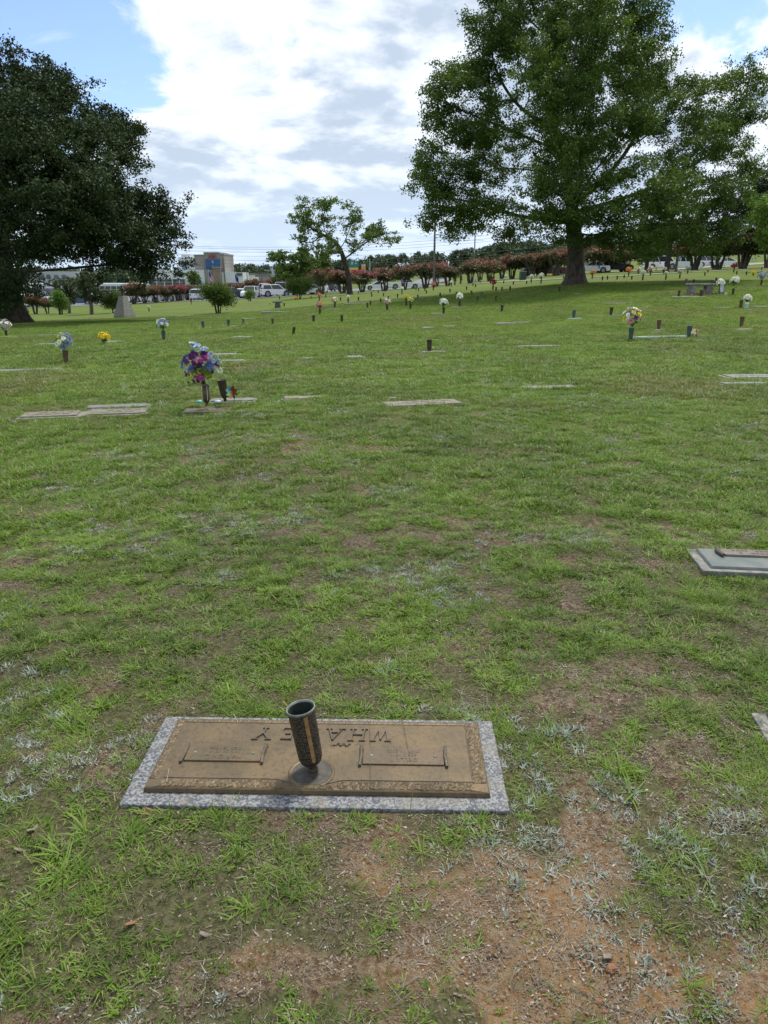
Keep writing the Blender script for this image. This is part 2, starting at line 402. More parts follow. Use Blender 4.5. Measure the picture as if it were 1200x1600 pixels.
def grassmat(name, a, b, dry, tr=.3, scale=7.0, drylo=.86, patch=0.0):
    m, T = material(name)
    co = T.n('ShaderNodeNewGeometry').outputs['Position']
    n1 = T.noise(co, .55, 5, .62); n2 = T.noise(co, scale, 3, .6)
    rn = T.n('ShaderNodeAttribute', attribute_name='rnd').outputs['Fac']
    oi = T.n('ShaderNodeObjectInfo').outputs['Random']
    f = T.math('ADD', T.math('MULTIPLY', T.ramp(n1, .36, .64), .35), T.math('MULTIPLY', T.ramp(n2, .35, .65), .3))
    f = T.math('ADD', f, T.math('MULTIPLY', oi, .35)); f = T.math('ADD', f, T.math('MULTIPLY', T.math('SUBTRACT', rn, .5), .35))
    c = T.mix(f, a, b)
    if patch: c = T.mix(T.ramp(T.noise(co, .3, 6, .7, .6), .50, .64, 0, patch), c, (.17, .155, .065)); c = T.mix(T.ramp(T.noise(co, .17, 5, .65, .4), .50, .62, 0, .45), c, (.060, .105, .018))
    c = T.mix(T.ramp(T.math('ADD', T.math('MULTIPLY', rn, .7), T.math('MULTIPLY', oi, .3)), drylo-.1, drylo), c, dry)
    p = T.n('ShaderNodeBsdfPrincipled', {'Base Color': c, 'Roughness': .5, 'Specular IOR Level': .3}).outputs[0]
    t = T.n('ShaderNodeBsdfTranslucent', {'Color': T.mix(1.0, c, (1.2, 1.3, .6), 'MULTIPLY')}).outputs[0]
    return finish(m, T, T.n('ShaderNodeMixShader', {0: tr, 1: p, 2: t}).outputs[0])
M_grass = grassmat('grass blades', (.060, .115, .014), (.24, .37, .042), (.30, .26, .12), drylo=.84)
M_grassf = grassmat('lawn blades', (.070, .135, .014), (.205, .330, .038), (.29, .26, .11), drylo=.80, patch=.6)
M_silver = grassmat('silver weed leaves', (.19, .23, .18), (.44, .49, .43), (.30, .25, .22), tr=.08, drylo=.82)
M_straw = grassmat('dead straw', (.10, .075, .05), (.27, .215, .155), (.48, .43, .36), tr=.05, drylo=.84)

M_crumb = grassmat('soil crumbs', (.045, .030, .020), (.15, .105, .07), (.30, .26, .21), tr=.0, drylo=.86, scale=30)
def scatter(name, variants, mat, pts, rot, scl, idx, label=None):
    """one object: tufts instanced on the points of a mesh (geometry instances, not objects)"""
    me = bpy.data.meshes.new(name+' points'); me.vertices.add(len(pts)); me.vertices.foreach_set('co', pts.astype(np.float32).ravel())
    for nm, ty, val, key in (('rot', 'FLOAT_VECTOR', rot, 'vector'), ('scl', 'FLOAT', scl, 'value'), ('idx', 'INT', idx, 'value')):
        a = me.attributes.new(nm, ty, 'POINT'); a.data.foreach_set(key, np.ascontiguousarray(val, dtype=np.int32 if ty == 'INT' else np.float32).ravel())
    o = bpy.data.objects.new(name, me); col.objects.link(o); me.materials.append(mat)
    ng = bpy.data.node_groups.new(name, 'GeometryNodeTree')
    ng.interface.new_socket('Geometry', in_out='INPUT', socket_type='NodeSocketGeometry')
    ng.interface.new_socket('Geometry', in_out='OUTPUT', socket_type='NodeSocketGeometry')
    n = ng.nodes; L = ng.links
    gi = n.new('NodeGroupInput'); go = n.new('NodeGroupOutput'); jn = n.new('GeometryNodeJoinGeometry')
    for k, (V, Q, rn) in reversed(list(enumerate(variants))):
        vm = np_mesh(name+' tuft', V, Q, mat, {'rnd': rn}, smooth=True)
        vo = bpy.data.objects.new(name+'_tuft_shape', vm)
        oi = n.new('GeometryNodeObjectInfo'); oi.inputs['Object'].default_value = vo; oi.inputs['As Instance'].default_value = False
        g2 = n.new('GeometryNodeGeometryToInstance'); L.new(oi.outputs['Geometry'], g2.inputs[0]); L.new(g2.outputs[0], jn.inputs[0])
    def attr(nm, ty):
        a = n.new('GeometryNodeInputNamedAttribute'); a.data_type = ty; a.inputs['Name'].default_value = nm; return a.outputs['Attribute']
    ip = n.new('GeometryNodeInstanceOnPoints'); L.new(gi.outputs[0], ip.inputs['Points']); L.new(jn.outputs[0], ip.inputs['Instance'])
    ip.inputs['Pick Instance'].default_value = True; L.new(attr('idx', 'INT'), ip.inputs['Instance Index'])
    e2r = n.new('FunctionNodeEulerToRotation'); L.new(attr('rot', 'FLOAT_VECTOR'), e2r.inputs[0]); L.new(e2r.outputs[0], ip.inputs['Rotation'])
    L.new(attr('scl', 'FLOAT'), ip.inputs['Scale']); L.new(ip.outputs[0], go.inputs[0])
    md = o.modifiers.new('scatter', 'NODES'); md.node_group = ng
    o['kind'] = 'stuff'
    if label: o['label'] = label
    return o

def wedge(seed, d0, d1, dens, half=38):
    r = np.random.default_rng(seed); n = int(dens*R(half)*(d1*d1-d0*d0))
    d = np.sqrt(r.uniform(d0*d0, d1*d1, n)); a = r.uniform(-R(half), R(half), n)
    return d*np.sin(a), d*np.cos(a), r
def offslab(x, y, grow=0.0):
    ok = np.ones(len(x), bool)
    for (cx, cy, rz, hw, hd) in SLABS:
        c, s = math.cos(rz), math.sin(rz); u = (x-cx)*c+(y-cy)*s; v = -(x-cx)*s+(y-cy)*c
        e = grow if cy < 3 else (-.03 if cy < 9 else -.06)
        ok &= ~((np.abs(u) < hw+e) & (np.abs(v) < hd+e))
    return ok

def plant():
    near = [tuft(s, 15, .040, .0056, .024, (20, 80), .7) for s in range(4)]+[tuft(10+s, 20, .050, .0032, .035, (25, 88), .6) for s in range(3)]+[tuft(20+s, 11, .085, .0048, .015, (8, 55), .9) for s in range(3)]+[tuft(25+s, 22, .030, .0050, .035, (35, 88), .4) for s in range(3)]
    lawn = [tuft(30+s, 22, .060, .0080, .06, (15, 85), .6, 3) for s in range(5)]
    far = [tuft(40+s, 36, .055, .012, .14, (5, 65), .6, 3) for s in range(5)]
    def go(name, var, mat, x, y, r, keep, smin, smax, idx, tilt=.15, grow=.005, label=None, lift=-.002):
        keep = keep & offslab(x, y, grow); x, y = x[keep], y[keep]; n = len(x); idx = idx[keep]
        P = np.column_stack([x, y, height(x, y)+lift]); rot = np.column_stack([r.normal(0, tilt, n), r.normal(0, tilt, n), r.uniform(0, 6.28, n)])
        sc_ = r.uniform(smin, smax, n) if np.isscalar(smin) else (smin+(smax-smin)*r.random(len(keep)))[keep]
        return scatter(name, var, mat, P, rot, sc_, idx, label)
    x, y, r = wedge(1, .9, 5.2, 4600); c = cover(x, y); d = np.hypot(x, y)
    idx = np.where(fbm(x*4.2+9, y*4.2, 3) > .42, r.integers(0, 4, len(x)), r.integers(4, 7, len(x)))
    idx = np.where(r.random(len(x)) < .05, r.integers(7, 10, len(x)), idx); idx = np.where(r.random(len(x)) < .35, r.integers(10, 13, len(x)), idx)
    p = np.clip((c-.24)*2.1, .26, 1)*np.clip(.42+(d-1.4)*.30, .38, 1)*np.where(silver(x, y) > .5, .5, 1)
    clump = np.clip((fbm(x*13, y*13+3, 2)-.38)*5.0, .06, 1)
    go('grass', near, M_grass, x, y, r, r.random(len(x)) < p*clump, .5*np.ones(len(x)), .75+.5*c, idx, label='short green grass growing in clumps round the near bronze marker')
    x, y, r = wedge(2, 5.0, 11, 1300); c = cover(x, y)
    clump = np.clip((fbm(x*9, y*9+3, 2)-.36)*4, .08, 1)
    go('grass', lawn, M_grassf, x, y, r, r.random(len(x)) < np.clip((c-.22)*1.6, .05, 1)*clump, .55, 1.15, r.integers(0, 5, len(x)), label='mown lawn grass of the middle distance')
    x, y, r = wedge(12, 10.7, 20, 420, 36); c = cover(x, y)
    clump = np.clip((fbm(x*6, y*6+3, 2)-.33)*3.6, .12, 1)
    go('grass', lawn, M_grassf, x, y, r, r.random(len(x)) < np.clip((c-.15)*1.6, .08, 1)*clump, .9, 1.6, r.integers(0, 5, len(x)), label='mown lawn grass beyond the first row of markers')
    x, y, r = wedge(3, 19.5, 48, 90, 36); c = cover(x, y)
    go('grass', far, M_grassf, x, y, r, r.random(len(x)) < np.clip((c-.1)*1.5, .1, 1), .5, 1.05, r.integers(0, 5, len(x)), label='mown lawn grass rising toward the trees')
    sv = [tuft(60+s, 30, .022, .0062, .020, (10, 85), .5, 5, True) for s in range(4)]+[tuft(66+s, 22, .034, .0055, .022, (5, 60), .6, 5, True) for s in range(2)]
    x, y, r = wedge(4, .9, 9, 900); s = silver(x, y)
    go('silver_weeds', sv, M_silver, x, y, r, r.random(len(x)) < s*2.4*np.clip((fbm(x*14, y*14+8, 2)-.38)*5, .05, 1), .45, 1.15, r.integers(0, 6, len(x)), label='patches of pale silvery green cudweed in the grass')
    x, y, r = wedge(5, 8.5, 20, 60); s = silver(x, y)
    go('silver_weeds', sv, M_silver, x, y, r, r.random(len(x)) < s*2.6, 1.0, 2.2, r.integers(0, 6, len(x)), label='faint silvery weeds scattered through the further lawn')
    st = [tuft(80+s, 16, .030, .0018, .05, (76, 97), .1, 3) for s in range(4)]+[tuft(86+s, 9, .018, .0055, .035, (65, 95), .6, 4, True) for s in range(3)]+[tuft(89+s, 3, .11, .0022, .05, (74, 92), .1, 4) for s in range(1)]
    x, y, r = wedge(6, .9, 6, 2300); c = cover(x, y)
    cl = np.clip((fbm(x*9+2, y*9, 3)-.34)*4, .15, 1)
    go('dead_straw', st, M_straw, x, y, r, r.random(len(x)) < np.clip(1.12-c, .42, 1)*cl*.75, .4, 1.1, r.integers(0, 8, len(x)), tilt=.10, grow=-.004, lift=.002, label='dry straw and withered stems lying on the bare soil')
    cr = [tuft(95+s, 26, .007, .0055, .055, (60, 120), .3, 3) for s in range(4)]
    x, y, r = wedge(14, .9, 4.5, 900); c = cover(x, y)
    go('soil_crumbs', cr, M_crumb, x, y, r, r.random(len(x)) < np.clip(1.2-c, .2, 1), .5, 1.3, r.integers(0, 4, len(x)), tilt=.05, grow=.0, lift=.003, label='brown crumbs and chips of earth and thatch on the near ground')
    x, y, r = wedge(8, 5.8, 14, 330); c = cover(x, y)
    go('dead_straw', st, M_straw, x, y, r, r.random(len(x)) < np.clip(1.0-c, .10, 1)*.8, .8, 1.8, r.integers(0, 8, len(x)), tilt=.12, lift=.004, label='dry straw in the thin patches of the further lawn')

# ------------------------------------------------------------------ near marker: granite base, bronze plate, letters, name plates
def bronzemat(name, a, b, dark, rough=.5):
    m, T = material(name)
    co = T.n('ShaderNodeTexCoord').outputs['Object']
    n1 = T.noise(co, 7, 6, .65); n2 = T.noise(co, 60, 5, .7); n3 = T.noise(co, 420, 3, .6)
    c = T.mix(T.ramp(n1, .35, .65), a, b); c = T.mix(T.ramp(n2, .46, .70, 0, .75), c, dark)
    c = T.mix(T.ramp(n3, .60, .70, 0, .35), c, (.34, .28, .20))
    p = T.n('ShaderNodeBsdfPrincipled', {'Base Color': c, 'Roughness': rough, 'Metallic': .35, 'Specular IOR Level': .4, 'Normal': bump(T, T.math('ADD', T.math('MULTIPLY', n2, .5), n3), .25, .0025)}).outputs[0]
    return finish(m, T, p)
def granitemat(name, pale, mid, dark, scale=150):
    m, T = material(name)
    co = T.n('ShaderNodeTexCoord').outputs['Object']
    v = T.n('ShaderNodeTexVoronoi', {'Vector': T.n('ShaderNodeVectorMath', {0: co, 1: T.n('ShaderNodeVectorMath', {0: T.noise(co, 90, 3, .6, 0, 1), 'Scale': .012}, operation='SCALE').outputs[0]}, operation='ADD').outputs[0], 'Scale': scale}).outputs['Color']
    vv = T.n('ShaderNodeSeparateColor', {0: v}).outputs[0]
    c = T.mix(T.ramp(vv, .25, .60), dark, mid); c = T.mix(T.ramp(vv, .50, .78), c, pale)
    c = T.mix(T.ramp(T.noise(co, 9, 5, .6), .42, .66, 0, .55), c, (.20, .18, .14))
    return finish(m, T, T.n('ShaderNodeBsdfPrincipled', {'Base Color': c, 'Roughness': .6, 'Normal': bump(T, T.noise(co, 220, 4, .6), .35, .003)}).outputs[0])
M_bronze = bronzemat('weathered bronze', (.158, .110, .056), (.108, .080, .044), (.062, .050, .034))
M_bronzed = bronzemat('dark bronze', (.075, .058, .040), (.125, .092, .055), (.035, .028, .022))
M_letter = bronzemat('bronze letters', (.17, .135, .095), (.11, .088, .064), (.055, .044, .034), .32)
M_granite = granitemat('speckled grey granite', (.25, .25, .245), (.16, .165, .17), (.06, .067, .085))
M_patina = simple('verdigris', (.20, .235, .20), (.12, .135, .11), 30, .6, .1)

def rectrough(mb, x0, x1, y0, y1, z0, z1, cell, amp, seed=5, m=0):
    """a rough topped raised band (cast bark texture)"""
    nx = max(2, int((x1-x0)/cell)); ny = max(2, int((y1-y0)/cell)); r = np.random.default_rng(seed)
    vs = []; fs = []
    for j in range(ny+1):
        for i in range(nx+1):
            e = 0 if i in (0, nx) or j in (0, ny) else r.uniform(0, amp)
            vs.append((x0+(x1-x0)*i/nx, y0+(y1-y0)*j/ny, z1+e))
    for j in range(ny):
        for i in range(nx):
            a = j*(nx+1)+i; fs.append((a, a+1, a+nx+2, a+nx+1))
    mb.add(vs, fs, m)
LET = {  # strokes: (x0,y0,x1,y1,width) and serif centres, letter cell 1 x 1
    'W': ([(.06, 1, .28, 0, .13), (.28, 0, .50, .92, .07), (.50, .92, .72, 0, .13), (.72, 0, .94, 1, .07)], [(.06, 1), (.94, 1)]),
    'H': ([(.16, 0, .16, 1, .13), (.84, 0, .84, 1, .13), (.16, .5, .84, .5, .07)], [(.16, 0), (.16, 1), (.84, 0), (.84, 1)]),
    'A': ([(.10, 0, .5, 1, .07), (.5, 1, .90, 0, .14), (.25, .34, .77, .34, .06)], [(.10, 0), (.90, 0)]),
    'L': ([(.20, 0, .20, 1, .14), (.20, .03, .82, .03, .07), (.82, 0, .82, .22, .06)], [(.20, 1)]),
    'E': ([(.20, 0, .20, 1, .14), (.20, .03, .80, .03, .07), (.20, .97, .76, .97, .07), (.20, .51, .62, .51, .07), (.80, 0, .80, .20, .05), (.76, .80, .76, 1, .05)], []),
    'Y': ([(.10, 1, .5, .48, .13), (.5, .48, .90, 1, .07), (.5, .5, .5, 0, .13)], [(.10, 1), (.90, 1), (.5, 0)])}
def stroke_letters(mb, text, x, y, hgt, adv, zb, zt, slant=.12):
    """raised serif letters reading along -x with their tops toward -y (upside down for the viewer)"""
    for k, ch in enumerate(text):
        st, se = LET[ch]
        def P(u, v): return (x-(k*adv+(u-.5+slant*(v-.5))*hgt*.92), y-(v-.5)*hgt)
        for q, (a, b, c, d, wd) in enumerate(st):
            p0 = P(a, b); p1 = P(c, d); dx, dy = p1[0]-p0[0], p1[1]-p0[1]; l = math.hypot(dx, dy) or 1; nx, ny = -dy/l*wd*hgt/2, dx/l*wd*hgt/2
            zt2 = zt-.0003*q
            lo = [(p0[0]+nx, p0[1]+ny, zb), (p1[0]+nx, p1[1]+ny, zb), (p1[0]-nx, p1[1]-ny, zb), (p0[0]-nx, p0[1]-ny, zb)]
            g = .6; hi = [(p0[0]+nx*g, p0[1]+ny*g, zt2), (p1[0]+nx*g, p1[1]+ny*g, zt2), (p1[0]-nx*g, p1[1]-ny*g, zt2), (p0[0]-nx*g, p0[1]-ny*g, zt2)]
            mb.add(lo+hi, [(4, 5, 6, 7), (0, 1, 5, 4), (1, 2, 6, 5), (2, 3, 7, 6), (3, 0, 4, 7)])
        for (u, v) in se:
            p = P(u, v); mb.box(p[0]-.17*hgt, p[0]+.17*hgt, p[1]-.035*hgt, p[1]+.035*hgt, zb, zt-.0011)
def text_mesh(body, size, depth=.001, align='CENTER', name='lettering'):
    cu = bpy.data.curves.new(name, 'FONT'); cu.body = body; cu.size = size; cu.extrude = depth; cu.align_x = align; cu.align_y = 'CENTER'; cu.space_line = .95
    o = bpy.data.objects.new(name, cu); col.objects.link(o)
    dg = bpy.context.evaluated_depsgraph_get(); me = bpy.data.meshes.new_from_object(o.evaluated_get(dg))
    bpy.data.objects.remove(o); me.name = name; return me

t = thing('grave_marker', 'brown bronze plate with raised surname and two name plates on speckled granite, nearest marker', 'grave marker', (MC.x, MC.y, .0), MRZ)
hw, hd = MW/2, MD/2
# the granite is a bevelled slab, its top edges slightly chipped by noise
mb = MB(); mb.box(-hw, hw, -hd, hd, -.08, .013); g = mb.build('granite_base', M_granite, t, bevel=.005)
ZB = .013; ZP = .030; X0, X1, Y0, Y1 = -hw+.058, hw-.055, -hd+.055, hd-.035
VX, VY = -.022, -.095     # centre of the vase ring
mb = MB(); mb.box(X0, X1, Y0, Y1, ZB+.0005, ZP, tx=.004, ty=.004)
pl = mb.build('bronze_plate', M_bronze, t, bevel=.003)
# raised rough border with a thin inner bead; the bead swings round the vase ring
bd = MB(); bw = .046; r0 = X0+.006; r1 = X1-.006; s0 = Y0+.006; s1 = Y1-.006
def arc_line():
    pts = []
    for i in range(221):
        x = r0+bw+(r1-r0-2*bw)*i/220; y = s0+bw+.002
        y -= .022*math.exp(-((x-VX)/.085)**4)
        pts.append((x, y, ZP+.001))
    return pts
al = arc_line()
n = len(al); nb = 9; rr_ = np.random.default_rng(8); vs = []; fs = []
for i, p in enumerate(al):
    for k in range(nb):
        y = s0+(p[1]-.004-s0)*k/(nb-1); x = r0+(r1-r0)*i/(n-1) if k == 0 else p[0]
        vs.append((x+(rr_.uniform(-.001, .001) if 0 < i < n-1 else 0), y, ZP+.0006+(rr_.uniform(0, .0048) if 0 < k < nb-1 else 0)))
for i in range(n-1):
    for k in range(nb-1): a = i*nb+k; fs.append((a, a+nb, a+nb+1, a+1))
bd.add(vs, fs)
rectrough(bd, r1-bw, r1, s0+bw*.9, s1, ZP, ZP+.0008, .005, .0042, 9)
rectrough(bd, r0, r0+bw*.55, s0+bw*.9, s1, ZP, ZP+.0008, .005, .0042, 10)
rectrough(bd, r0+bw*.56, r1-bw*1.02, s1-.018, s1, ZP, ZP+.0008, .006, .002, 11)
bd.build('border', M_bronze, t, smooth=False)
ln = MB(); ln.tube(al, .0016, 6); ln.tube([(r1-bw-.001, s0+bw, ZP+.001), (r1-bw-.001, s1-.018, ZP+.001)], .0016, 6)
ln.tube([(r0+bw*.55, s1-.019, ZP+.0008), (r1-bw, s1-.019, ZP+.0008)], .0011, 6); ln.build('bead', M_letter, t)
for k_, ch_ in enumerate('WHALEY'):
    lt = MB(); stroke_letters(lt, ch_, .205-k_*.0850, .112, .066, .0850, ZP-.0005, ZP+.0062); lt.build('letter', M_letter, t)
def nameplate(cx, cy, w_, h_, lines, flip):
    npn = MB(); npn.box(cx-w_/2, cx+w_/2, cy-h_/2, cy+h_/2, ZP, ZP+.006, tx=.001, ty=.001)
    o = npn.build('name_plate', M_bronze if flip else M_letterplate, t, bevel=.0012)
    for sx in (-1, 1):
        e = MB()
        pts = [(cx+sx*(w_/2+.004+.004*abs(v)), cy+v*(h_/2+.010), ZP+.006+.0015*(1-v*v)) for v in (-1, -.5, 0, .5, 1)]
        e.tube(pts, [.0052, .006, .0062, .006, .0052], 10)
        e.build('scroll_end', M_letter, o)
    for sx in (-1, 1):
        s = MB(); s.lathe([(0.0001, ZP+.0088), (.0045, ZP+.0085), (.006, ZP+.006)], 14, c=(cx+sx*(w_/2-.03), cy)); s.build('screw', M_patina, o)
    tm = text_mesh(lines[0], .026, .0011); a = link('lettering', tm, M_letter, o); a.location = (cx, cy-.020, ZP+.0062); a.rotation_euler = (0, 0, math.pi)
    tm = text_mesh('\n'.join(lines[1:]), .0205, .0009); a = link('lettering', tm, M_letter, o); a.location = (cx, cy+.017, ZP+.0062); a.rotation_euler = (0, 0, math.pi)
M_letterplate = bronzemat('dull bronze name plate', (.15, .105, .060), (.11, .080, .050), (.07, .055, .04))
nameplate(-.335, -.005, .262, .082, ['MARION L.', 'JAN 24 1914', 'DEC 19 1990'], True)
nameplate(.283, -.008, .278, .086, ['DELLA P.', 'FEB 2 1917', 'MAR 11 2002'], False)
# sprig ornament
rr_ = random.Random(4)
for sx in (-1, 1):
    sp = MB()
    sp.tube([(sx*.030, .050, ZP+.001), (sx*.05, .056, ZP+.002), (sx*.095, .052, ZP+.002)], .0014, 6)
    for q in range(6):
        x = .036+.010*q; dy = (.007 if q % 2 else -.007)+rr_.uniform(-.002, .002)
        sp.tube([(sx*x, .054, ZP), (sx*(x+.006), .054+dy*.7, ZP+.0035), (sx*(x+.014), .054+dy, ZP+.001)], [.001, .0032, .0006], 6)
    sp.build('sprig_ornament', M_letter, t)
# vase ring: raised lip round a dark sunk disc
rg = MB(); rg.lathe([(.078, ZP), (.076, ZP+.0035), (.072, ZP+.0042), (.066, ZP+.0025), (.064, ZP+.0012)], 40, c=(VX, VY)); rg.build('vase_ring', M_bronze, t, smooth=True)
rg = MB(); rg.lathe([(.0655, ZP+.0018), (.045, ZP+.0026), (.0001, ZP+.0032)], 40, c=(VX, VY)); rg.build('vase_lid', simple('dark bronze disc', (.045, .04, .034), (.085, .075, .06), 40, .55, .3, .5, 300, .002), t, smooth=True)

# the vase leaning in its ring
def bronze_vase_mat():
    m, T = material('hammered dark bronze')
    co = T.n('ShaderNodeTexCoord').outputs['Object']
    v = T.n('ShaderNodeTexVoronoi', {'Vector': co, 'Scale': 135.0}).outputs['Distance']
    c = T.mix(T.ramp(v, .1, .6), (.12, .088, .058), (.042, .033, .025)); c = T.mix(T.ramp(T.noise(co, 12, 5, .6), .45, .7, 0, .6), c, (.15, .108, .066))
    return finish(m, T, T.n('ShaderNodeBsdfPrincipled', {'Base Color': c, 'Roughness': .5, 'Metallic': .4, 'Normal': bump(T, T.math('SUBTRACT', 1.0, v), .9, .006)}).outputs[0])
def place_local(p, z): 
    c, s = math.cos(MRZ), math.sin(MRZ); return (MC.x+p[0]*c-p[1]*s, MC.y+p[0]*s+p[1]*c, z)
v = thing('flower_vase', 'empty hammered dark bronze vase with gold stripe, standing in the nearest bronze plate', 'vase', place_local((VX+.004, VY+.012), ZP+.003), 0)
v.rotation_euler = (R(-2.5), R(-8.5), 0)
b = MB(); HV = .236
b.lathe([(.0001, 0), (.016, 0), (.017, .004), (.012, .010), (.014, .018), (.024, .026), (.034, .036), (.0395, .052), (.0405, .07), (.0445, HV-.014), (.046, HV-.006)], 40); b.build('body', bronze_vase_mat(), v, smooth=True)
b = MB(); b.lathe([(.0462, HV-.007), (.0478, HV-.006), (.0484, HV-.001), (.0474, HV+.003), (.0450, HV+.002), (.0425, HV-.004)], 40); b.build('rim', M_patina, v, smooth=True)
b = MB(); b.lathe([(.0424, HV-.004), (.040, .20), (.036, .06), (.0001, .04)], 32); b.build('inner_wall', simple('green black bronze', (.05, .065, .055), (.02, .026, .022), 25, .6, .3), v, smooth=True)
b = MB(); vs = []; fs = []
for i in range(13):
    z = .052+(HV-.012-.052)*i/12; rad = np.interp(z, [.052, .07, HV-.014, HV-.004], [.0398, .0408, .0448, .0462])+.0006
    for k, q in enumerate((-1, -.5, .5, 1)):
        a = R(-66)+q*R(8.5-1.5*(i == 0)); vs.append(((rad+(0 if abs(q) == 1 else .0008))*math.cos(a), (rad+(0 if abs(q) == 1 else .0008))*math.sin(a), z))
for i in range(12):
    for k in range(3): a = i*4+k; fs.append((a, a+1, a+5, a+4))
b.add(vs, fs); b.build('gold_stripe', simple('worn gold stripe', (.42, .25, .10), (.30, .17, .07), 60, .4, .4), v, smooth=True)
# stray stems lying on the plate
M_stem = simple('dark dry stem', (.10, .09, .05), (.06, .05, .03), 30, .8)
M_pale = simple('pale dry stem', (.50, .44, .34), (.33, .28, .2), 30, .8)
def stalk(pix, lift, rad, mat, label, bow=0.0):
    pts = []
    for (px, py), l in zip(pix, lift): p = at(px, py); pts.append((p.x, p.y, p.z+l))
    P = [];  
    for i in range(len(pts)-1):
        for k in range(6): P.append(Vector(pts[i]).lerp(Vector(pts[i+1]), k/6))
    P.append(Vector(pts[-1])); mb = MB(); mb.tube(P, [rad*(1.15-.5*i/len(P)) for i in range(len(P))], 5); tag(mb.build('dry_stem', mat), label, 'stem', 'loose stems on the nearest bronze plate')
stalk([(637, 1280), (637, 1180), (626, 1124)], [.004, .037, .040], .0009, M_stem, 'thin dark stem crossing the right name plate and curling at its tip')
stalk([(579, 1250), (578, 1150), (580, 1128)], [.036, .035, .034], .0006, M_stem, 'faint straight dark stem between the raised letters of the nearest marker')
stalk([(366, 1128), (371, 1138), (373, 1142)], [.035, .037, .034], .0010, M_pale, 'short pale stem on the top edge of the nearest plate')
stalk([(262, 1235), (266, 1215)], [.035, .038], .0008, M_pale, 'pale stem on the lower corner of the nearest plate')
# fallen leaves
M_leafb = simple('brown fallen leaf', (.26, .12, .055), (.16, .09, .05), 40, .7)
M_leafp = simple('pale fallen leaf', (.24, .19, .15), (.15, .12, .09), 40, .7)
def leaf(px, py, ln_, wd, rz, mat, label):
    p = at(px, py); vs = []; fs = []; n = 7
    for i in range(n+1):
        u = i/n; ww = .7*wd*math.sin(math.pi*min(1, .08+u*.9))*.5
        for k, s in enumerate((-1, 0, 1)): vs.append((ln_*(u-.5), s*ww, .006+.006*math.sin(u*3.1+px)+abs(s)*.004*math.sin(u*5+px)))
    for i in range(n):
        for k in range(2): a = i*3+k; fs.append((a, a+3, a+4, a+1))
    mb = MB(); mb.add(vs, fs); o = mb.build('fallen_leaf', mat, smooth=True); o.location = p; o.rotation_euler = (0, 0, R(rz)); tag(o, label, 'leaf', 'fallen leaves on the near grass')
    o.modifiers.new('thick', 'SOLIDIFY').thickness = .0008
leaf(447, 1104, .055, .012, -45, M_leafb, 'orange brown stick like leaf behind the near granite edge')
leaf(241, 1266, .05, .018, 10, M_leafb, 'rusty brown leaf at the lower granite corner')
leaf(209, 1442, .05, .02, 55, M_leafb, 'rust red curled leaf in the thin grass in front of the granite')
leaf(322, 1462, .032, .024, 20, M_leafp, 'pale grey brown leaf lying on thin grass below the rust red one')
leaf(52, 1296, .045, .03, 80, M_leafp, 'pinkish pale leaf pieces on bare ground beside the silvery weed')
leaf(33, 1330, .035, .018, 20, M_leafp, 'small pale leaf in the near grass')
leaf(950, 1496, .04, .03, 40, M_leafp, 'pale leaf on the orange clay')
# clods of orange clay
for i, (px, py, s, lab) in enumerate([(955, 1515, .013, 'largest rust brown clod on the clay'), (912, 1549, .010, 'clay clod below the pale leaf'), (936, 1566, .008, 'small pale orange clod'), (944, 1582, .006, 'tiny orange clod at the bottom of the bare patch'), (982, 1545, .008, 'clod beside the tall green blades'), (1045, 1520, .007, 'lone clod on the orange clay')]):
    p = at(px, py); r_ = random.Random(i); mb = MB(); n = 7; vs = []; 
    prof = [(.0001, .9), (.6, .7), (1, .1), (.8, -.4), (.0001, -.5)]
    for q, z in prof:
        for k in range(n): a = 6.283*k/n; f = r_.uniform(.75, 1.2); vs.append((q*math.cos(a)*s*f*1.2, q*math.sin(a)*s*f, z*s*r_.uniform(.8, 1.1)))
    mb.add(vs, [(a*n+k, a*n+(k+1) % n, (a+1)*n+(k+1) % n, (a+1)*n+k) for a in range(4) for k in range(n)])
    o = mb.build('clay_clod', simple('clay clod', (.30, .14, .07), (.20, .10, .055), 60, .9)); o.location = (p.x, p.y, p.z+.002); tag(o, lab, 'clod', 'clay clods on the near bare ground')

M_greenstem = simple('green stalk', (.16, .26, .05), (.11, .19, .04), 30, .6)
for (px, py, dx, dy, h, lab) in [(985, 1560, -.03, .06, .17, 'tall thin green grass stalk at the edge of the orange clay'), (1003, 1290, .02, .05, .13, 'thin stalk rising among the silvery weeds beside the granite'), (205, 1310, 0, .03, .09, 'short stalk rising from silvery weed below the granite corner'), (641, 1278, .01, .02, .08, 'green blade standing against the near granite edge')]:
    p = at(px, py); mb = MB(); pts = [Vector((p.x+dx*q*q, p.y+dy*q, p.z+h*math.sin(q*1.5))) for q in np.linspace(0, 1, 8)]; mb.tube(pts, [.0016-.0011*q for q in np.linspace(0, 1, 8)], 5)
    tag(mb.build('grass_stalk', M_greenstem), lab, 'grass stalk', 'single stalks standing in the near grass')

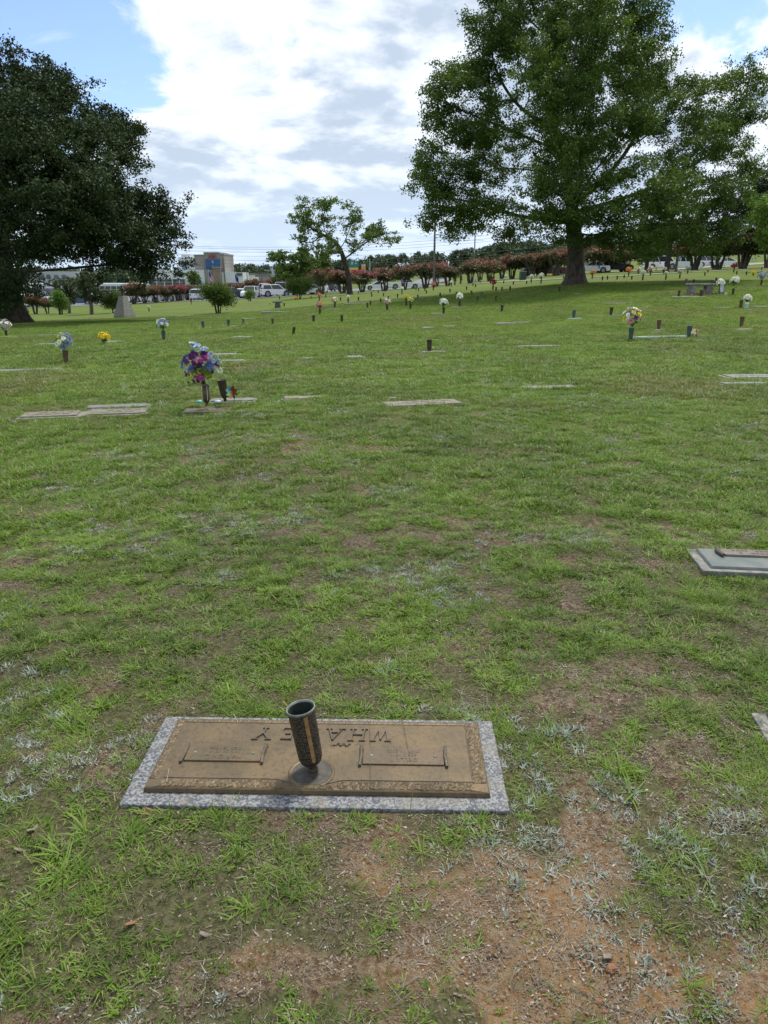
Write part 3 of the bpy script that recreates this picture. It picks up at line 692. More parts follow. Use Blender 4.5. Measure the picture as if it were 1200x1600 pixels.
# ------------------------------------------------------------------ trees
def grow_tree(attr, trunk, step=.45, kill=.8, infl=99, seed=1, iters=260, trop=.0, start=.45):
    """space colonisation: nodes and parents of a branching skeleton reaching for the points ATTR"""
    r = np.random.default_rng(seed); A = np.array(attr, float)
    N = [np.array(trunk[0], float)]; P = [-1]
    for q in trunk[1:]:
        q = np.array(q, float); a = N[-1]; k = max(1, int(np.linalg.norm(q-a)/step))
        for i in range(k): N.append(a+(q-a)*(i+1)/k); P.append(len(N)-2)
    NA = np.array(N); D = np.full(len(A), 1e9); I = np.zeros(len(A), int)
    for i, nd in enumerate(NA):
        if i < len(NA)*start: continue
        d = np.linalg.norm(A-nd, axis=1); m = d < D; D[m] = d[m]; I[m] = i
    alive = np.ones(len(A), bool); last = {}
    for it in range(iters):
        if not alive.any(): break
        idx = np.where(alive)[0]; near = I[idx]
        v = A[idx]-np.array(N)[near]; v /= np.linalg.norm(v, axis=1)[:, None]+1e-9
        new = []
        for nd in np.unique(near):
            s = v[near == nd].sum(0)+r.normal(0, .25, 3)*math.sqrt((near == nd).sum())*.5; s[2] += trop
            l = np.linalg.norm(s)
            if l < 1e-6: continue
            p = N[nd]+s/l*step*r.uniform(.8, 1.1)
            if nd in last and np.linalg.norm(last[nd]-p) < step*.25: p = p+r.normal(0, step*.3, 3)
            last[nd] = p; new.append((p, nd))
        b = len(N)
        for p, nd in new: N.append(p); P.append(nd)
        for k, (p, nd) in enumerate(new):
            d = np.linalg.norm(A-p, axis=1); m = d < D; D[m] = d[m]; I[m] = b+k
        alive &= D > kill
    return np.array(N), np.array(P)
def radii(N, P, rbase, rtip, e=2.3):
    n = len(N); ch = [[] for _ in range(n)]
    for i in range(n):
        if P[i] >= 0: ch[P[i]].append(i)
    Rr = np.zeros(n); L = np.zeros(n)
    for i in range(n-1, -1, -1):
        if not ch[i]: Rr[i] = 1.0; L[i] = 1
        else: Rr[i] = sum(Rr[c]**e for c in ch[i])**(1/e); L[i] = sum(L[c] for c in ch[i])
    k = math.log(max(rbase/rtip, 1.01))/math.log(max(Rr[0], 1.01)); return rtip*Rr**k, L, ch
def branch_mesh(name, N, P, Rr, ch, mat, rmin=.0, flare=None, sides=7):
    mb = MB(); stack = [0]; done = set()
    starts = [(0, -1)]
    while starts:
        s, par = starts.pop(); path = [] if par < 0 else [N[par]]; rad = [] if par < 0 else [min(Rr[s]*1.15, Rr[par])]
        i = s
        while True:
            path.append(N[i]); rad.append(Rr[i])
            cs = sorted(ch[i], key=lambda c: -Rr[c])
            if not cs: break
            for c in cs[1:]:
                if Rr[c] > rmin: starts.append((c, i))
            if Rr[cs[0]] <= rmin: break
            i = cs[0]
        if len(path) > 1:
            path = [Vector(p) for p in path]
            if len(path) > 4:
                for _ in range(1): path = [path[0]]+[(path[k-1]+path[k]*2+path[k+1])/4 for k in range(1, len(path)-1)]+[path[-1]]
            n_ = sides if rad[0] > .08 else (5 if rad[0] > .03 else 3)
            if par < 0 and flare: n_ = 20
            b0 = len(mb.v); mb.tube(path, rad, n_, caps=False)
            if par < 0 and flare:
                base = path[0]
                for k in range(b0, len(mb.v)):
                    v = Vector(mb.v[k]); h = v.z-base.z; ax = Vector((np.interp(h, [0, 5], [base.x, base.x]), base.y, v.z))
                    lvl = (k-b0)//n_; c = path[lvl]; a = math.atan2(v.y-c.y, v.x-c.x)
                    f = 1+flare*math.exp(-max(h, 0)/.55)*(1+.35*math.sin(a*5+1)+.2*math.sin(a*3))+.05*math.sin(a*6+h*.6)
                    mb.v[k] = tuple(Vector((c.x, c.y, v.z))+Vector((v.x-c.x, v.y-c.y, 0))*f)
    return mb.mesh(name, mat, smooth=True)
def leaf_cloud(name, C, mat, size, rnd_seed=1, aspect=.62, droop=.3):
    """a leaf (bent quad) at every centre, random lie, mostly facing up and out"""
    r = np.random.default_rng(rnd_seed); n = len(C)
    nrm = r.normal(0, 1, (n, 3)); nrm[:, 2] = np.abs(nrm[:, 2])*.9+.25; nrm /= np.linalg.norm(nrm, axis=1)[:, None]
    t = r.normal(0, 1, (n, 3)); t[:, 2] -= droop; t -= (t*nrm).sum(1)[:, None]*nrm; t /= np.linalg.norm(t, axis=1)[:, None]
    b = np.cross(nrm, t); s = size*r.uniform(.6, 1.25, n)[:, None]
    V = np.empty((n, 4, 3)); V[:, 0] = C-t*s*.5; V[:, 1] = C+b*s*aspect*.5+nrm*s*.06; V[:, 2] = C+t*s*.5-nrm*s*.12; V[:, 3] = C-b*s*aspect*.5+nrm*s*.06
    Q = np.arange(n*4).reshape(n, 4)
    return np_mesh(name, V.reshape(-1, 3), Q, mat, {'rnd': r.random(n)})
def in_lobes(lobes, dens, seed, shell=.35):
    """points filling ellipsoids, denser toward their surface"""
    r = np.random.default_rng(seed); out = []
    for (c, rad) in lobes:
        vol = rad[0]*rad[1]*rad[2]*4.19; n = max(12, int(vol*dens)); p = r.normal(0, 1, (n, 3)); p /= np.linalg.norm(p, axis=1)[:, None]
        out.append(np.array(c)+p*(r.random(n)**shell)[:, None]*np.array(rad))
    return np.vstack(out)
def full_tree(name, label, base, lobes, trunk, M, leaf, rbase, rtip=.012, adens=.35, step=.45, kill=.75, per=26, sigma=.45, lsize=.16, seed=1, flare=.6, thr=.05, rmin=.012, group=None, twig=1.0, trop=.0, start=.45):
    """lobes and trunk in world coordinates"""
    b = Vector(base); t = thing(name, label, 'tree', b, 0, group)
    L = [((c[0]-b.x, c[1]-b.y, c[2]-b.z), r_) for c, r_ in lobes]; A = in_lobes(L, adens, seed)
    tr = [(p[0]-b.x, p[1]-b.y, p[2]-b.z) for p in trunk]; tr[0] = (tr[0][0], tr[0][1], -.15)
    N, P = grow_tree(A, tr, step, kill, seed=seed, trop=trop, start=start); Rr, Lf, ch = radii(N, P, rbase, rtip)
    link('trunk', branch_mesh('trunk', N, P, Rr, ch, M, rmin, flare), None, t)
    r = np.random.default_rng(seed+50); ids = np.where(Rr < thr)[0]; ids = ids[ids > len(tr)*2]
    cnt = r.poisson(per, len(ids)); rep = np.repeat(ids, cnt)
    # leaves gather in sprays: a few spray centres per twig, leaves tight round each
    spr = N[rep]+r.normal(0, sigma, (len(ids), 1, 3))[np.repeat(np.arange(len(ids)), cnt), 0]*.8
    sub = r.integers(0, 4, len(rep)); off = r.normal(0, sigma, (len(ids), 4, 3)); off[:, :, 2] *= .6
    C = N[rep]+off[np.repeat(np.arange(len(ids)), cnt), sub]*twig+r.normal(0, sigma*.38, (len(rep), 3))*np.array([1, 1, .7])
    link('crown', leaf_cloud('crown', C, leaf, lsize, seed), None, t); return t, len(C)

M_bark = barkmat('oak bark', (.055, .044, .036), (.135, .11, .09), 5)
M_barkd = barkmat('dark bark', (.035, .029, .025), (.085, .07, .058), 5)
M_barkg = barkmat('grey brown bark', (.08, .066, .055), (.19, .165, .14), 8)
M_oak = leafmat('oak leaves', (.032, .068, .012), (.125, .195, .030), .32, .5, .35)
M_live = leafmat('dark evergreen oak leaves', (.018, .034, .010), (.050, .078, .024), .12, .75, .4)
M_mid = leafmat('mid green leaves', (.040, .080, .014), (.125, .19, .032), .3, .5, .6)
M_bright = leafmat('bright green leaves', (.07, .14, .018), (.15, .25, .035), .3, .5, .8)
M_dull = leafmat('grey green leaves', (.045, .066, .030), (.095, .125, .060), .2, .6, .8)
M_myr = leafmat('myrtle leaves', (.040, .060, .020), (.105, .110, .045), .25, .5, 1.2)
M_bloom = leafmat('crape myrtle blossom', (.17, .055, .045), (.32, .125, .100), .2, .7, 1.5)
M_bloomp = leafmat('pink crape myrtle blossom', (.25, .03, .07), (.48, .09, .17), .2, .7, 1.5)

def lob(u, v, ru, rv, Y, dy=0.0, ry=None):
    """ellipsoid seen at pixel (u, v) with radii in pixels, at distance Y+dy"""
    c = onplane(u, v, Y+dy); k = (Y+dy)/1109.0
    return (tuple(c), (ru*k, (ry if ry is not None else (ru+rv)/2*k*1.1), rv*k))

def big_oak():
    Y = 45.0; b = at_d(900, Y)
    spec = [(865, 60, 80, 70, -1), (760, 105, 60, 55, 1.5), (735, 160, 50, 50, -2), (820, -25, 80, 60, 1), (945, -35, 70, 50, -1), (1000, 40, 40, 45, 1), (700, 215, 45, 50, 0), (690, 285, 38, 45, -1.5),
            (675, 335, 20, 28, -1), (760, 240, 60, 60, 2.5), (770, 320, 45, 25, -2.5), (850, 170, 70, 60, -4), (930, 130, 70, 55, 3.5), (880, 260, 60, 50, 4), (960, 220, 60, 50, -4), (1010, 170, 40, 40, 4), (1050, 210, 60, 50, -2), (1115, 175, 45, 55, 1.5),
            (1165, 130, 30, 35, 0), (1165, 200, 32, 50, -1), (1110, 265, 60, 38, 2), (1010, 300, 65, 40, -5), (1070, 335, 60, 32, -3), (960, 350, 45, 28, -5.5), (1130, 320, 40, 35, -4), (790, 370, 22, 12, -1), (660, 260, 15, 25, 0), (700, 110, 25, 28, 0), (830, 300, 40, 28, -5), (900, 340, 30, 22, -6), (1000, 90, 35, 30, -2), (895, 290, 55, 45, -5), (890, 210, 60, 50, -6), (935, 330, 45, 30, -5), (850, 335, 38, 25, -5), (880, 120, 60, 50, -5), (1000, 375, 62, 28, -4), (1060, 385, 60, 22, -3), (1120, 372, 50, 26, -2), (960, 385, 30, 15, -4), (735, 330, 42, 38, -1), (690, 320, 34, 40, .5), (800, 345, 35, 18, -2), (700, 360, 30, 14, 1), (670, 190, 18, 28, 0), (1180, 250, 25, 30, 0), (910, 30, 60, 50, -4), (905, 265, 48, 60, -3.5), (908, 335, 52, 35, -3.2), (875, 368, 40, 18, -3), (935, 372, 45, 18, -3), (905, 190, 50, 60, -4), (690, 150, 30, 45, 0), (1030, 60, 28, 45, 0), (1010, 5, 45, 40, 0), (775, 30, 45, 45, 0), (1040, 130, 30, 25, 1)]
    lobes = [lob(u, v, ru, rv, Y, dy*1.0) for u, v, ru, rv, dy in spec]
    tp = [tuple(b), tuple(onplane(900, 395, Y)), tuple(onplane(895, 345, Y)), tuple(onplane(893, 318, Y))]
    _ = full_tree('oak_tree', 'huge broad oak with thick flared trunk and long limbs, standing alone on open lawn', b, lobes, tp, M_bark, M_oak, .46, .014, .62, .36, .58, 215, .45, .135, 11, .85, .034, .012, start=.5, trop=.12); print('oak leaves', _[1])
def left_oak():
    Y = 39.0; b = at_d(8, Y)
    spec = [(60, 150, 60, 60, 0), (20, 120, 40, 40, 2), (-60, 160, 90, 80, 1), (110, 210, 60, 50, -2), (175, 195, 40, 45, 1.5), (195, 240, 34, 40, 0), (20, 240, 80, 70, -4), (130, 290, 70, 55, -3.5), (205, 330, 55, 45, 1), (250, 330, 32, 40, 0), (262, 375, 32, 22, -.5),
            (215, 390, 45, 28, -1.5), (60, 330, 70, 60, -4), (150, 370, 60, 34, -2.5), (-80, 300, 100, 100, 0), (10, 430, 40, 40, -3), (50, 390, 40, 30, -4), (-60, 420, 70, 50, 2), (110, 380, 50, 26, 3), (230, 420, 30, 16, -1), (-150, 250, 100, 110, -1), (185, 420, 30, 14, 0), (90, 160, 30, 35, 3), (15, 440, 32, 38, -4), (-25, 460, 40, 45, -3), (95, 300, 80, 70, -5), (150, 235, 50, 50, -3), (60, 230, 70, 60, -5), (180, 300, 50, 50, -2), (130, 370, 60, 30, -4), (200, 370, 45, 28, -3)]
    lobes = [lob(u, v, ru*.97, rv*.97, Y, dy) for u, v, ru, rv, dy in spec]
    tp = [tuple(b), tuple(onplane(3, 440, Y)), tuple(onplane(-10, 370, Y)), tuple(onplane(0, 260, Y)), tuple(onplane(5, 180, Y))]
    _ = full_tree('live_oak_tree', 'dense dark evergreen oak whose thick trunk is cut by the picture edge', b, lobes, tp, M_barkd, M_live, .70, .014, .95, .38, .60, 340, .50, .145, 21, .6, .036, .03, start=.2); print('left leaves', _[1])
def forked_tree():
    Y = 78.0; b = at_d(546, Y)
    spec = [(504, 322, 38, 16, 0), (478, 328, 22, 12, 1), (524, 314, 26, 10, -1), (464, 345, 13, 10, 0), (493, 356, 30, 13, 1.5), (480, 386, 26, 9, 0), (555, 358, 26, 14, -1), (585, 352, 20, 13, 1), (582, 372, 18, 9, 0), (546, 384, 26, 9, -1.5), (606, 376, 13, 9, 0), (512, 372, 24, 12, -1), (500, 395, 18, 7, 2), (556, 340, 12, 8, 0), (470, 372, 12, 7, 0), (520, 398, 16, 6, -1)]
    lobes = [lob(u, v, ru, rv, Y, dy*1.2, 2.0) for u, v, ru, rv, dy in spec]
    tp = [tuple(b), tuple(onplane(545, 430, Y)), tuple(onplane(541, 418, Y))]
    full_tree('forked_tree', 'small open crowned tree with dark forked trunk in front of the road', b, lobes, tp, M_barkd, M_mid, .25, .018, .30, .5, .76, 95, .42, .21, 31, .5, .040, .02, start=.6)
def round_tree(name, label, u, v_top, d, ru_px, M, leaf, rb=.2, h0=.35, seed=5, lsize=.25, per=20, cat='tree', stems=1, group=None, dens=.15, squash=1.0, adj=0):
    """an ordinary lobed broadleaf tree or bush: crown between height fraction h0 and the top seen at v_top"""
    b = at_d(u, d); top = onplane(u, v_top, d).z-b.z; rx = ru_px*d/1109; r = random.Random(seed); lobes = []
    for k in range(9):
        a = r.uniform(0, 6.28); q = r.uniform(.2, .62); zz_ = top*(h0+(1-h0)*r.uniform(.15, .85))
        sh = .45+.25*math.sin(math.pi*(zz_/top-h0)/(1-h0)); lobes.append(((b.x+rx*q*math.cos(a), b.y+rx*q*math.sin(a), b.z+zz_), (rx*sh, rx*sh, max(.2*top*(1-h0)*1.3, .3))))
    lobes.append(((b.x, b.y, b.z+top*.84), (rx*.5, rx*.5, top*.14)))
    full_tree(name, label, b, lobes, [tuple(b), (b.x+.1, b.y, b.z+top*h0*.7), (b.x, b.y, b.z+top*(h0+.15))], M, leaf, rb, .015, dens, max(.25, top*.045), max(.35, top*.08), per*3.2, top*.055, lsize*.9, seed, .3, .05, .012, group)
def bush(label, u, v_top, d, ru_px, leaf, n=2600, lsize=.12, seed=3, name='bush', stems=5, group=None, parts=None):
    b = at_d(u, d); top = onplane(u, v_top, d).z-b.z; rx = ru_px*d/1109; r = np.random.default_rng(seed)
    t = thing(name, label, 'bush', b, 0, group)
    lb = [((r.uniform(-.45, .45)*rx, r.uniform(-.45, .45)*rx, top*r.uniform(.42, .72)), (rx*.62, rx*.62, top*.30)) for _ in range(7)]
    A = in_lobes(lb, n/sum(l[1][0]*l[1][1]*l[1][2]*4.19 for l in lb), seed, .5); A[:, 2] = np.maximum(A[:, 2], top*.12)
    A += r.normal(0, .10, (len(A)//12+1, 3)).repeat(12, 0)[:len(A)]*top*.35
    link('foliage', leaf_cloud('foliage', A, leaf, lsize, seed), None, t)
    mb = MB()
    for k in range(stems):
        a = 6.283*k/stems+r.uniform(-.3, .3); q = rx*.35
        mb.tube([(.12*math.cos(a), .12*math.sin(a), -.1), (q*.5*math.cos(a), q*.5*math.sin(a), top*.25), (q*math.cos(a), q*math.sin(a), top*.6)], [.05, .035, .015], 6)
    mb.build('stem', M_barkd, t); return t
def myrtle(seed, bloomfrac, bm, height_=4.0):
    r = np.random.default_rng(seed); t = thing('crape_myrtle', 'x', 'tree'); A = []
    for k in range(10):
        a = r.uniform(0, 6.28); q = r.uniform(.1, 1.05); c = np.array([q*math.cos(a), q*math.sin(a), height_*r.uniform(.52, .82)])
        p = r.normal(0, 1, (60, 3)); p /= np.linalg.norm(p, axis=1)[:, None]; A.append(c+p*(r.random(60)**.4)[:, None]*np.array([1.0, 1.0, .72]))
    A = np.vstack(A); N, P = [], []
    mb = MB(); ns = 8
    for k in range(ns):
        a = 6.283*k/ns+r.uniform(-.3, .3); q = r.uniform(.7, 1.1)
        p0 = np.array([.16*math.cos(a), .16*math.sin(a), -.1]); p1 = np.array([q*.42*math.cos(a), q*.42*math.sin(a), height_*.36]); p2 = np.array([q*math.cos(a+.2), q*math.sin(a+.2), height_*.72])
        mb.tube([p0, (p0+p1)/2+r.normal(0, .04, 3), p1, (p1+p2)/2+r.normal(0, .05, 3), p2], [.075, .065, .05, .035, .015], 6)
        for q2 in range(2):
            e = p2+r.normal(0, .4, 3)*np.array([1, 1, .3]); mb.tube([p1, (p1+e)/2+np.array([0, 0, .1]), e], [.04, .03, .012], 5)
    mb.build('trunk', M_barkg, t)
    n = 4200; C = A[r.integers(0, len(A), n)]+r.normal(0, .17, (n, 3)); link('foliage', leaf_cloud('foliage', C, M_myr, .19, seed), None, t)
    dd = A[:, 2]/height_+.25*np.hypot(A[:, 0], A[:, 1]); top = A[np.argsort(-dd)[:int(len(A)*.55)]]
    k = int(105*bloomfrac); cc = top[r.integers(0, len(top), k)]; C = np.repeat(cc, 42, 0)+r.normal(0, .13, (k*42, 3))*np.array([.9, .9, 1.3])+np.array([0, 0, .16]); link('blossom', leaf_cloud('blossom', C, bm, .12, seed+1, .9), None, t)
    return t

def ordinal(n): return ['first', 'second', 'third', 'fourth', 'fifth', 'sixth', 'seventh', 'eighth', 'ninth', 'tenth', 'eleventh', 'twelfth', 'thirteenth', 'fourteenth', 'fifteenth', 'sixteenth', 'seventeenth', 'eighteenth', 'nineteenth', 'twentieth', 'twenty first', 'twenty second', 'twenty third', 'twenty fourth', 'twenty fifth', 'twenty sixth', 'twenty seventh', 'twenty eighth', 'twenty ninth', 'thirtieth'][n-1]
def all_trees():
    big_oak(); left_oak(); forked_tree()
    round_tree('shade_tree', 'dark green tree whose low crown fills the space behind the oak, over the white pickup', 1040, 285, 82, 62, M_barkd, M_oak, .28, .34, 41, .28, 30)
    round_tree('shade_tree', 'tall dark tree at the far side of the oak, above the bright green one', 1160, 262, 88, 62, M_barkd, M_live, .30, .25, 42, .30, 34, dens=.13)
    round_tree('shade_tree', 'dark tree cut by the picture edge behind the bright green crown', 1250, 240, 96, 70, M_barkd, M_live, .30, .25, 43, .30, 30, dens=.12)
    round_tree('maple_tree', 'bright yellow green tree cut by the picture edge beside the white flowers', 1212, 296, 60, 48, M_barkg, M_bright, .18, .28, 44, .20, 26, dens=.3)
    round_tree('shade_tree', 'low dark green tree between the oak trunk and the white pickup', 1008, 345, 88, 38, M_barkd, M_mid, .20, .30, 45, .25, 26, dens=.2)
    round_tree('shade_tree', 'bushy dark green tree behind the two lobed bush, beside the forked tree', 474, 392, 118, 48, M_barkd, M_mid, .25, .28, 46, .34, 22, dens=.10)
    round_tree('shade_tree', 'small dark tree behind the leaning utility pole and the pink crape myrtles', 455, 412, 135, 24, M_barkd, M_oak, .2, .3, 47, .34, 16, dens=.12)
    round_tree('willow_oak', 'grey green soft tree seen under the evergreen oak in front of the long window', 135, 425, 62, 34, M_barkg, M_dull, .13, .30, 48, .16, 26, dens=.6)
    round_tree('willow_oak', 'grey green tree behind the bright green bush under the evergreen oak', 100, 432, 70, 22, M_barkg, M_dull, .12, .3, 49, .17, 24, dens=.6)
    round_tree('young_tree', 'young dark tree standing in front of the white showroom wall', 302, 424, 140, 10, M_barkd, M_mid, .08, .25, 50, .25, 16, dens=.5)
    bush('large round bush with arching green shoots and several bare stems at its foot', 337, 441, 50, 27, M_mid, 13000, .10, 61)
    bush('small clipped round bright green bush between the large bush and the white cars', 388, 452, 88, 10.5, M_bright, 2600, .13, 62)
    b_ = bush('two lobed dark green bush with pink flowers at its foot', 466, 426, 75, 25, M_mid, 12000, .13, 63)
    bush('bright yellow green bush under the evergreen oak near its trunk', 87, 452, 66, 14, M_bright, 6000, .12, 64)
    bush('dark green bush with yellow green top behind the stone pyramid', 172, 449, 64, 18, M_mid, 6500, .12, 65)
    bush('pale flowering bush beside the trunk of the evergreen oak', 22, 468, 60, 7, M_dull, 1500, .12, 66)
    bush('low dark bush tucked under the evergreen oak beside the yellow green bush', 28, 480, 58, 8, M_mid, 1500, .12, 67)
    bush('small round dark shrub alone on the far slope between two crape myrtles', 711, 426, 118, 3.2, M_mid, 500, .16, 68)
    bush('small pale shrub alone on the far slope near the utility pole', 720, 427, 125, 2.4, M_dull, 300, .16, 69)
    protos = [myrtle(70, .55, M_bloom), myrtle(71, .9, M_bloom), myrtle(72, .7, M_bloom), myrtle(73, .9, M_bloomp)]
    first = [True]*4
    def mp(k, u, d, vt, label, wide=1.0):
        _r = random.Random(int(u*7)); d = d+_r.uniform(-3, 3); wide = wide*_r.uniform(.8, 1.15); vt = vt+_r.uniform(-3.0, 1.5)
        b = at_d(u, d); h = max(onplane(u, vt, d).z-b.z, 1.5); s = h/3.75
        if first[k]:
            o = protos[k]; first[k] = False; o.location = b; o.scale = (s*wide*1.75, s*wide*1.75, s); o.rotation_euler = (0, 0, u); o['label'] = label; o['group'] = 'crape myrtles along the road'
        else: copy_tree(protos[k], b, u*1.7, (s*wide*1.75, s*wide*1.75, s), label, 'crape myrtles along the road')
    left = [(47, 70, 462, 1), (66, 72, 464, 2), (205, 112, 447, 0), (222, 115, 450, 2), (240, 118, 447, 1), (257, 120, 449, 2), (274, 122, 448, 3), (290, 125, 447, 0), (318, 130, 446, 2), (357, 128, 442, 1), (374, 130, 442, 1), (391, 131, 441, 0), (408, 130, 440, 2), (424, 130, 438, 3), (440, 131, 436, 3), (452, 133, 437, 1)]
    for i, (u, d, vt, k) in enumerate(left): mp(k, u, d, vt, f'crape myrtle before the car dealership, {ordinal(i+1)} from the evergreen oak trunk')
    mid = [(487, 112, 430, 0), (502, 110, 425, 0), (535, 100, 424, 2), (566, 104, 425, 3), (600, 104, 419, 2), (632, 104, 417, 1), (665, 104, 416, 0), (700, 103, 413, 2), (735, 101, 409, 1), (766, 98, 405, 2), (800, 96, 402, 1), (831, 95, 399, 0), (850, 95, 397, 2), (868, 94, 394, 0)]
    for i, (u, d, vt, k) in enumerate(mid): mp(k, u, d, vt, f'crape myrtle, {ordinal(i+1)} from the two lobed bush in the row toward the oak', 1.05)
    back = [(682, 128, 414, 3), (750, 120, 408, 0), (784, 118, 404, 2), (821, 115, 400, 2), (842, 114, 398, 0), (880, 112, 392, 0)]
    for i, (u, d, vt, k) in enumerate(back): mp(k, u, d, vt, f'crape myrtle of the rear row on the slope, {ordinal(i+1)} from the tall utility pole')
    right = [(931, 100, 386, 1), (948, 106, 386, 1), (978, 104, 384, 0), (1083, 95, 374, 1), (1119, 93, 370, 2), (1159, 90, 365, 1), (1198, 86, 360, 0), (1240, 86, 355, 2)]
    for i, (u, d, vt, k) in enumerate(right): mp(k, u, d, vt, f'crape myrtle past the oak, {ordinal(i+1)} counted away from the oak trunk')

def far_woods():
    r = np.random.default_rng(90); C = []; S = []
    prof_u = [-500, 200, 330, 345, 360, 420, 470, 560, 590, 640, 680, 705, 745, 770, 800, 850, 900, 1000, 1100, 1300, 1700]
    prof_v = [415, 416, 416, 411, 409, 412, 405, 402, 398, 393, 391, 388, 386, 378, 374, 374, 372, 375, 378, 370, 365]
    for row, (D0, dv, cnt, leaf_) in enumerate(((330, 6, 210, 1.1), (400, 2, 250, 1.25), (470, 0, 260, 1.4))):
        for k in range(cnt):
            u = r.uniform(-450, 1650); d = D0+r.uniform(-25, 25)
            if 612 < u < 690 and row == 0: continue
            b = at_d(u, d); vt = np.interp(u, prof_u, prof_v)+dv+abs(r.normal(0, 2.0)); top = onplane(u, vt, d).z; h = max(top-b.z, 3); rad = r.uniform(2.6, 5.2)
            tall = r.random() < .35
            n = 420; p = r.normal(0, 1, (n, 3)); p /= np.linalg.norm(p, axis=1)[:, None]; p *= (r.random(n)**.35)[:, None]
            if tall: cz = b.z+h*.78; ext = np.array([rad*.6, rad*.6, h*.22])
            else: cz = b.z+h*.55; ext = np.array([rad, rad, h*.45])
            q = np.array([b.x, b.y, cz])+p*ext+r.normal(0, .35, (n//10, 3)).repeat(10, 0)
            C.append(q)
            if tall: C.append(np.array([b.x, b.y, b.z+h*.35])+r.normal(0, 1, (60, 3))*np.array([rad*.6, rad*.6, h*.2]))
    C = np.vstack(C)
    o = link('woods', leaf_cloud('woods', C, leafmat('far wood leaves', (.026, .050, .024), (.058, .092, .040), .15, .6, .06), 1.2, 91)); tag(o, 'far dark green pine and broadleaf wood along the horizon', kind='stuff')

# ------------------------------------------------------------------ cemetery: flat markers, vases, bouquets, benches
M_v = {'dark': simple('dark vase bronze', (.045, .036, .028), (.09, .068, .045), 20, .55, .3),
       'brown': simple('brown vase bronze', (.16, .085, .055), (.10, .06, .042), 20, .6, .2),
       'green': simple('green vase patina', (.075, .13, .115), (.045, .085, .075), 18, .6, .2),
       'grey': simple('grey vase', (.15, .155, .15), (.09, .095, .09), 20, .6, .2)}
M_concrete = simple('old concrete', (.26, .245, .205), (.15, .14, .115), 14, .9, 0, .5, 120, .003)
M_pale = simple('pale granite', (.30, .285, .26), (.17, .165, .15), 60, .8)
M_tan = simple('tan bronze plate', (.235, .205, .15), (.15, .125, .09), 22, .6, .15, .3, 120, .003)
M_aqua = simple('aqua patina plate', (.27, .37, .35), (.15, .20, .185), 25, .6, .1, .3, 120, .003)
M_greyplate = simple('grey plate', (.22, .215, .19), (.13, .125, .115), 25, .6, .15, .3, 120, .003)
M_inkdark = simple('dark raised lettering', (.07, .06, .05), (.05, .045, .04), 30, .6)
M_orangesoil = simple('orange soil', (.33, .17, .08), (.22, .12, .06), 20, .9)

_vp = {}
def vase_mesh(k):
    if k not in _vp:
        b = MB(); b.lathe([(.0001, -.03), (.020, -.03), (.020, .012), (.036, .022), (.045, .045), (.047, .07), (.055, .235), (.058, .240), (.058, .247), (.051, .246), (.044, .08), (.0001, .06)], 14); _vp[k] = b.mesh('vase', M_v[k], True)
    return _vp[k]
VASES = []
def vase(px, py, kind='dark', label=None, s=1.0, dark_tilt=0.0, p=None, region=None):
    p = p or at(px, py); o = link('flower_vase', vase_mesh(kind)); o.location = p; o.scale = (s, s, s); o.rotation_euler = (R(random.Random(int(px)).uniform(-4, 4)), R(random.Random(int(py)+7).uniform(-4, 4))+dark_tilt, px)
    tag(o, label, 'vase', 'flower vases on the graves')
    if label is None: VASES.append((px, py, kind, o, region))
    return p

FC = {'white': [(.86, .86, .85), (.76, .77, .75)], 'yellow': [(.85, .70, .06), (.75, .55, .04)], 'paleyellow': [(.68, .68, .25), (.55, .58, .15)], 'pink': [(.70, .22, .34), (.62, .36, .36)], 'rose': [(.68, .42, .38), (.60, .5, .46)], 'purple': [(.16, .02, .15), (.30, .10, .33)],
      'blue': [(.10, .13, .42), (.28, .36, .62)], 'paleblue': [(.36, .45, .68), (.55, .62, .72)], 'red': [(.42, .03, .05), (.26, .02, .04)], 'orange': [(.78, .24, .03), (.70, .36, .06)], 'grey': [(.42, .38, .36), (.55, .52, .49)], 'teal': [(.05, .30, .30), (.14, .46, .44)], 'magenta': [(.60, .07, .42), (.66, .25, .55)], 'lime': [(.38, .46, .06), (.26, .34, .05)], 'lavender': [(.34, .32, .52), (.46, .44, .58)]}
_fm = {}
def petal_mat(k):
    if k not in _fm: _fm[k] = leafmat('petals '+k, FC[k][1], FC[k][0], .2, .6, 20)
    return _fm[k]
M_stemleaf = leafmat('artificial leaves', (.025, .060, .018), (.07, .14, .04), .2, .5, 20)
def head_mesh(r, n, size, seed, cup=.5):
    """one flower head: rings of petals round a centre (local, facing +z)"""
    rr = np.random.default_rng(seed); V = []; Q = []
    for ring, (k, tl, ln_) in enumerate(((n, 72, 1.0), (n, 50, .8), (max(4, n-3), 25, .55))):
        for i in range(k):
            a = 6.283*(i+.5*(ring % 2))/k+rr.normal(0, .12); th = R(tl*(1-.25*cup)+rr.normal(0, 7)); o = np.array([math.cos(a)*math.sin(th), math.sin(a)*math.sin(th), math.cos(th)]); s = np.array([-math.sin(a), math.cos(a), 0])*size*.21
            l = size*.5*ln_*rr.uniform(.85, 1.1); b = len(V); V += [o*l*.1-s*.3, o*l*.6-s, o*l*.6+s, o*l*.1+s*.3, o*l+np.array([0, 0, -.06*size])]; Q += [(b, b+1, b+2, b+3), (b+1, b+4, b+2, b+2)]
    return np.array(V), Q
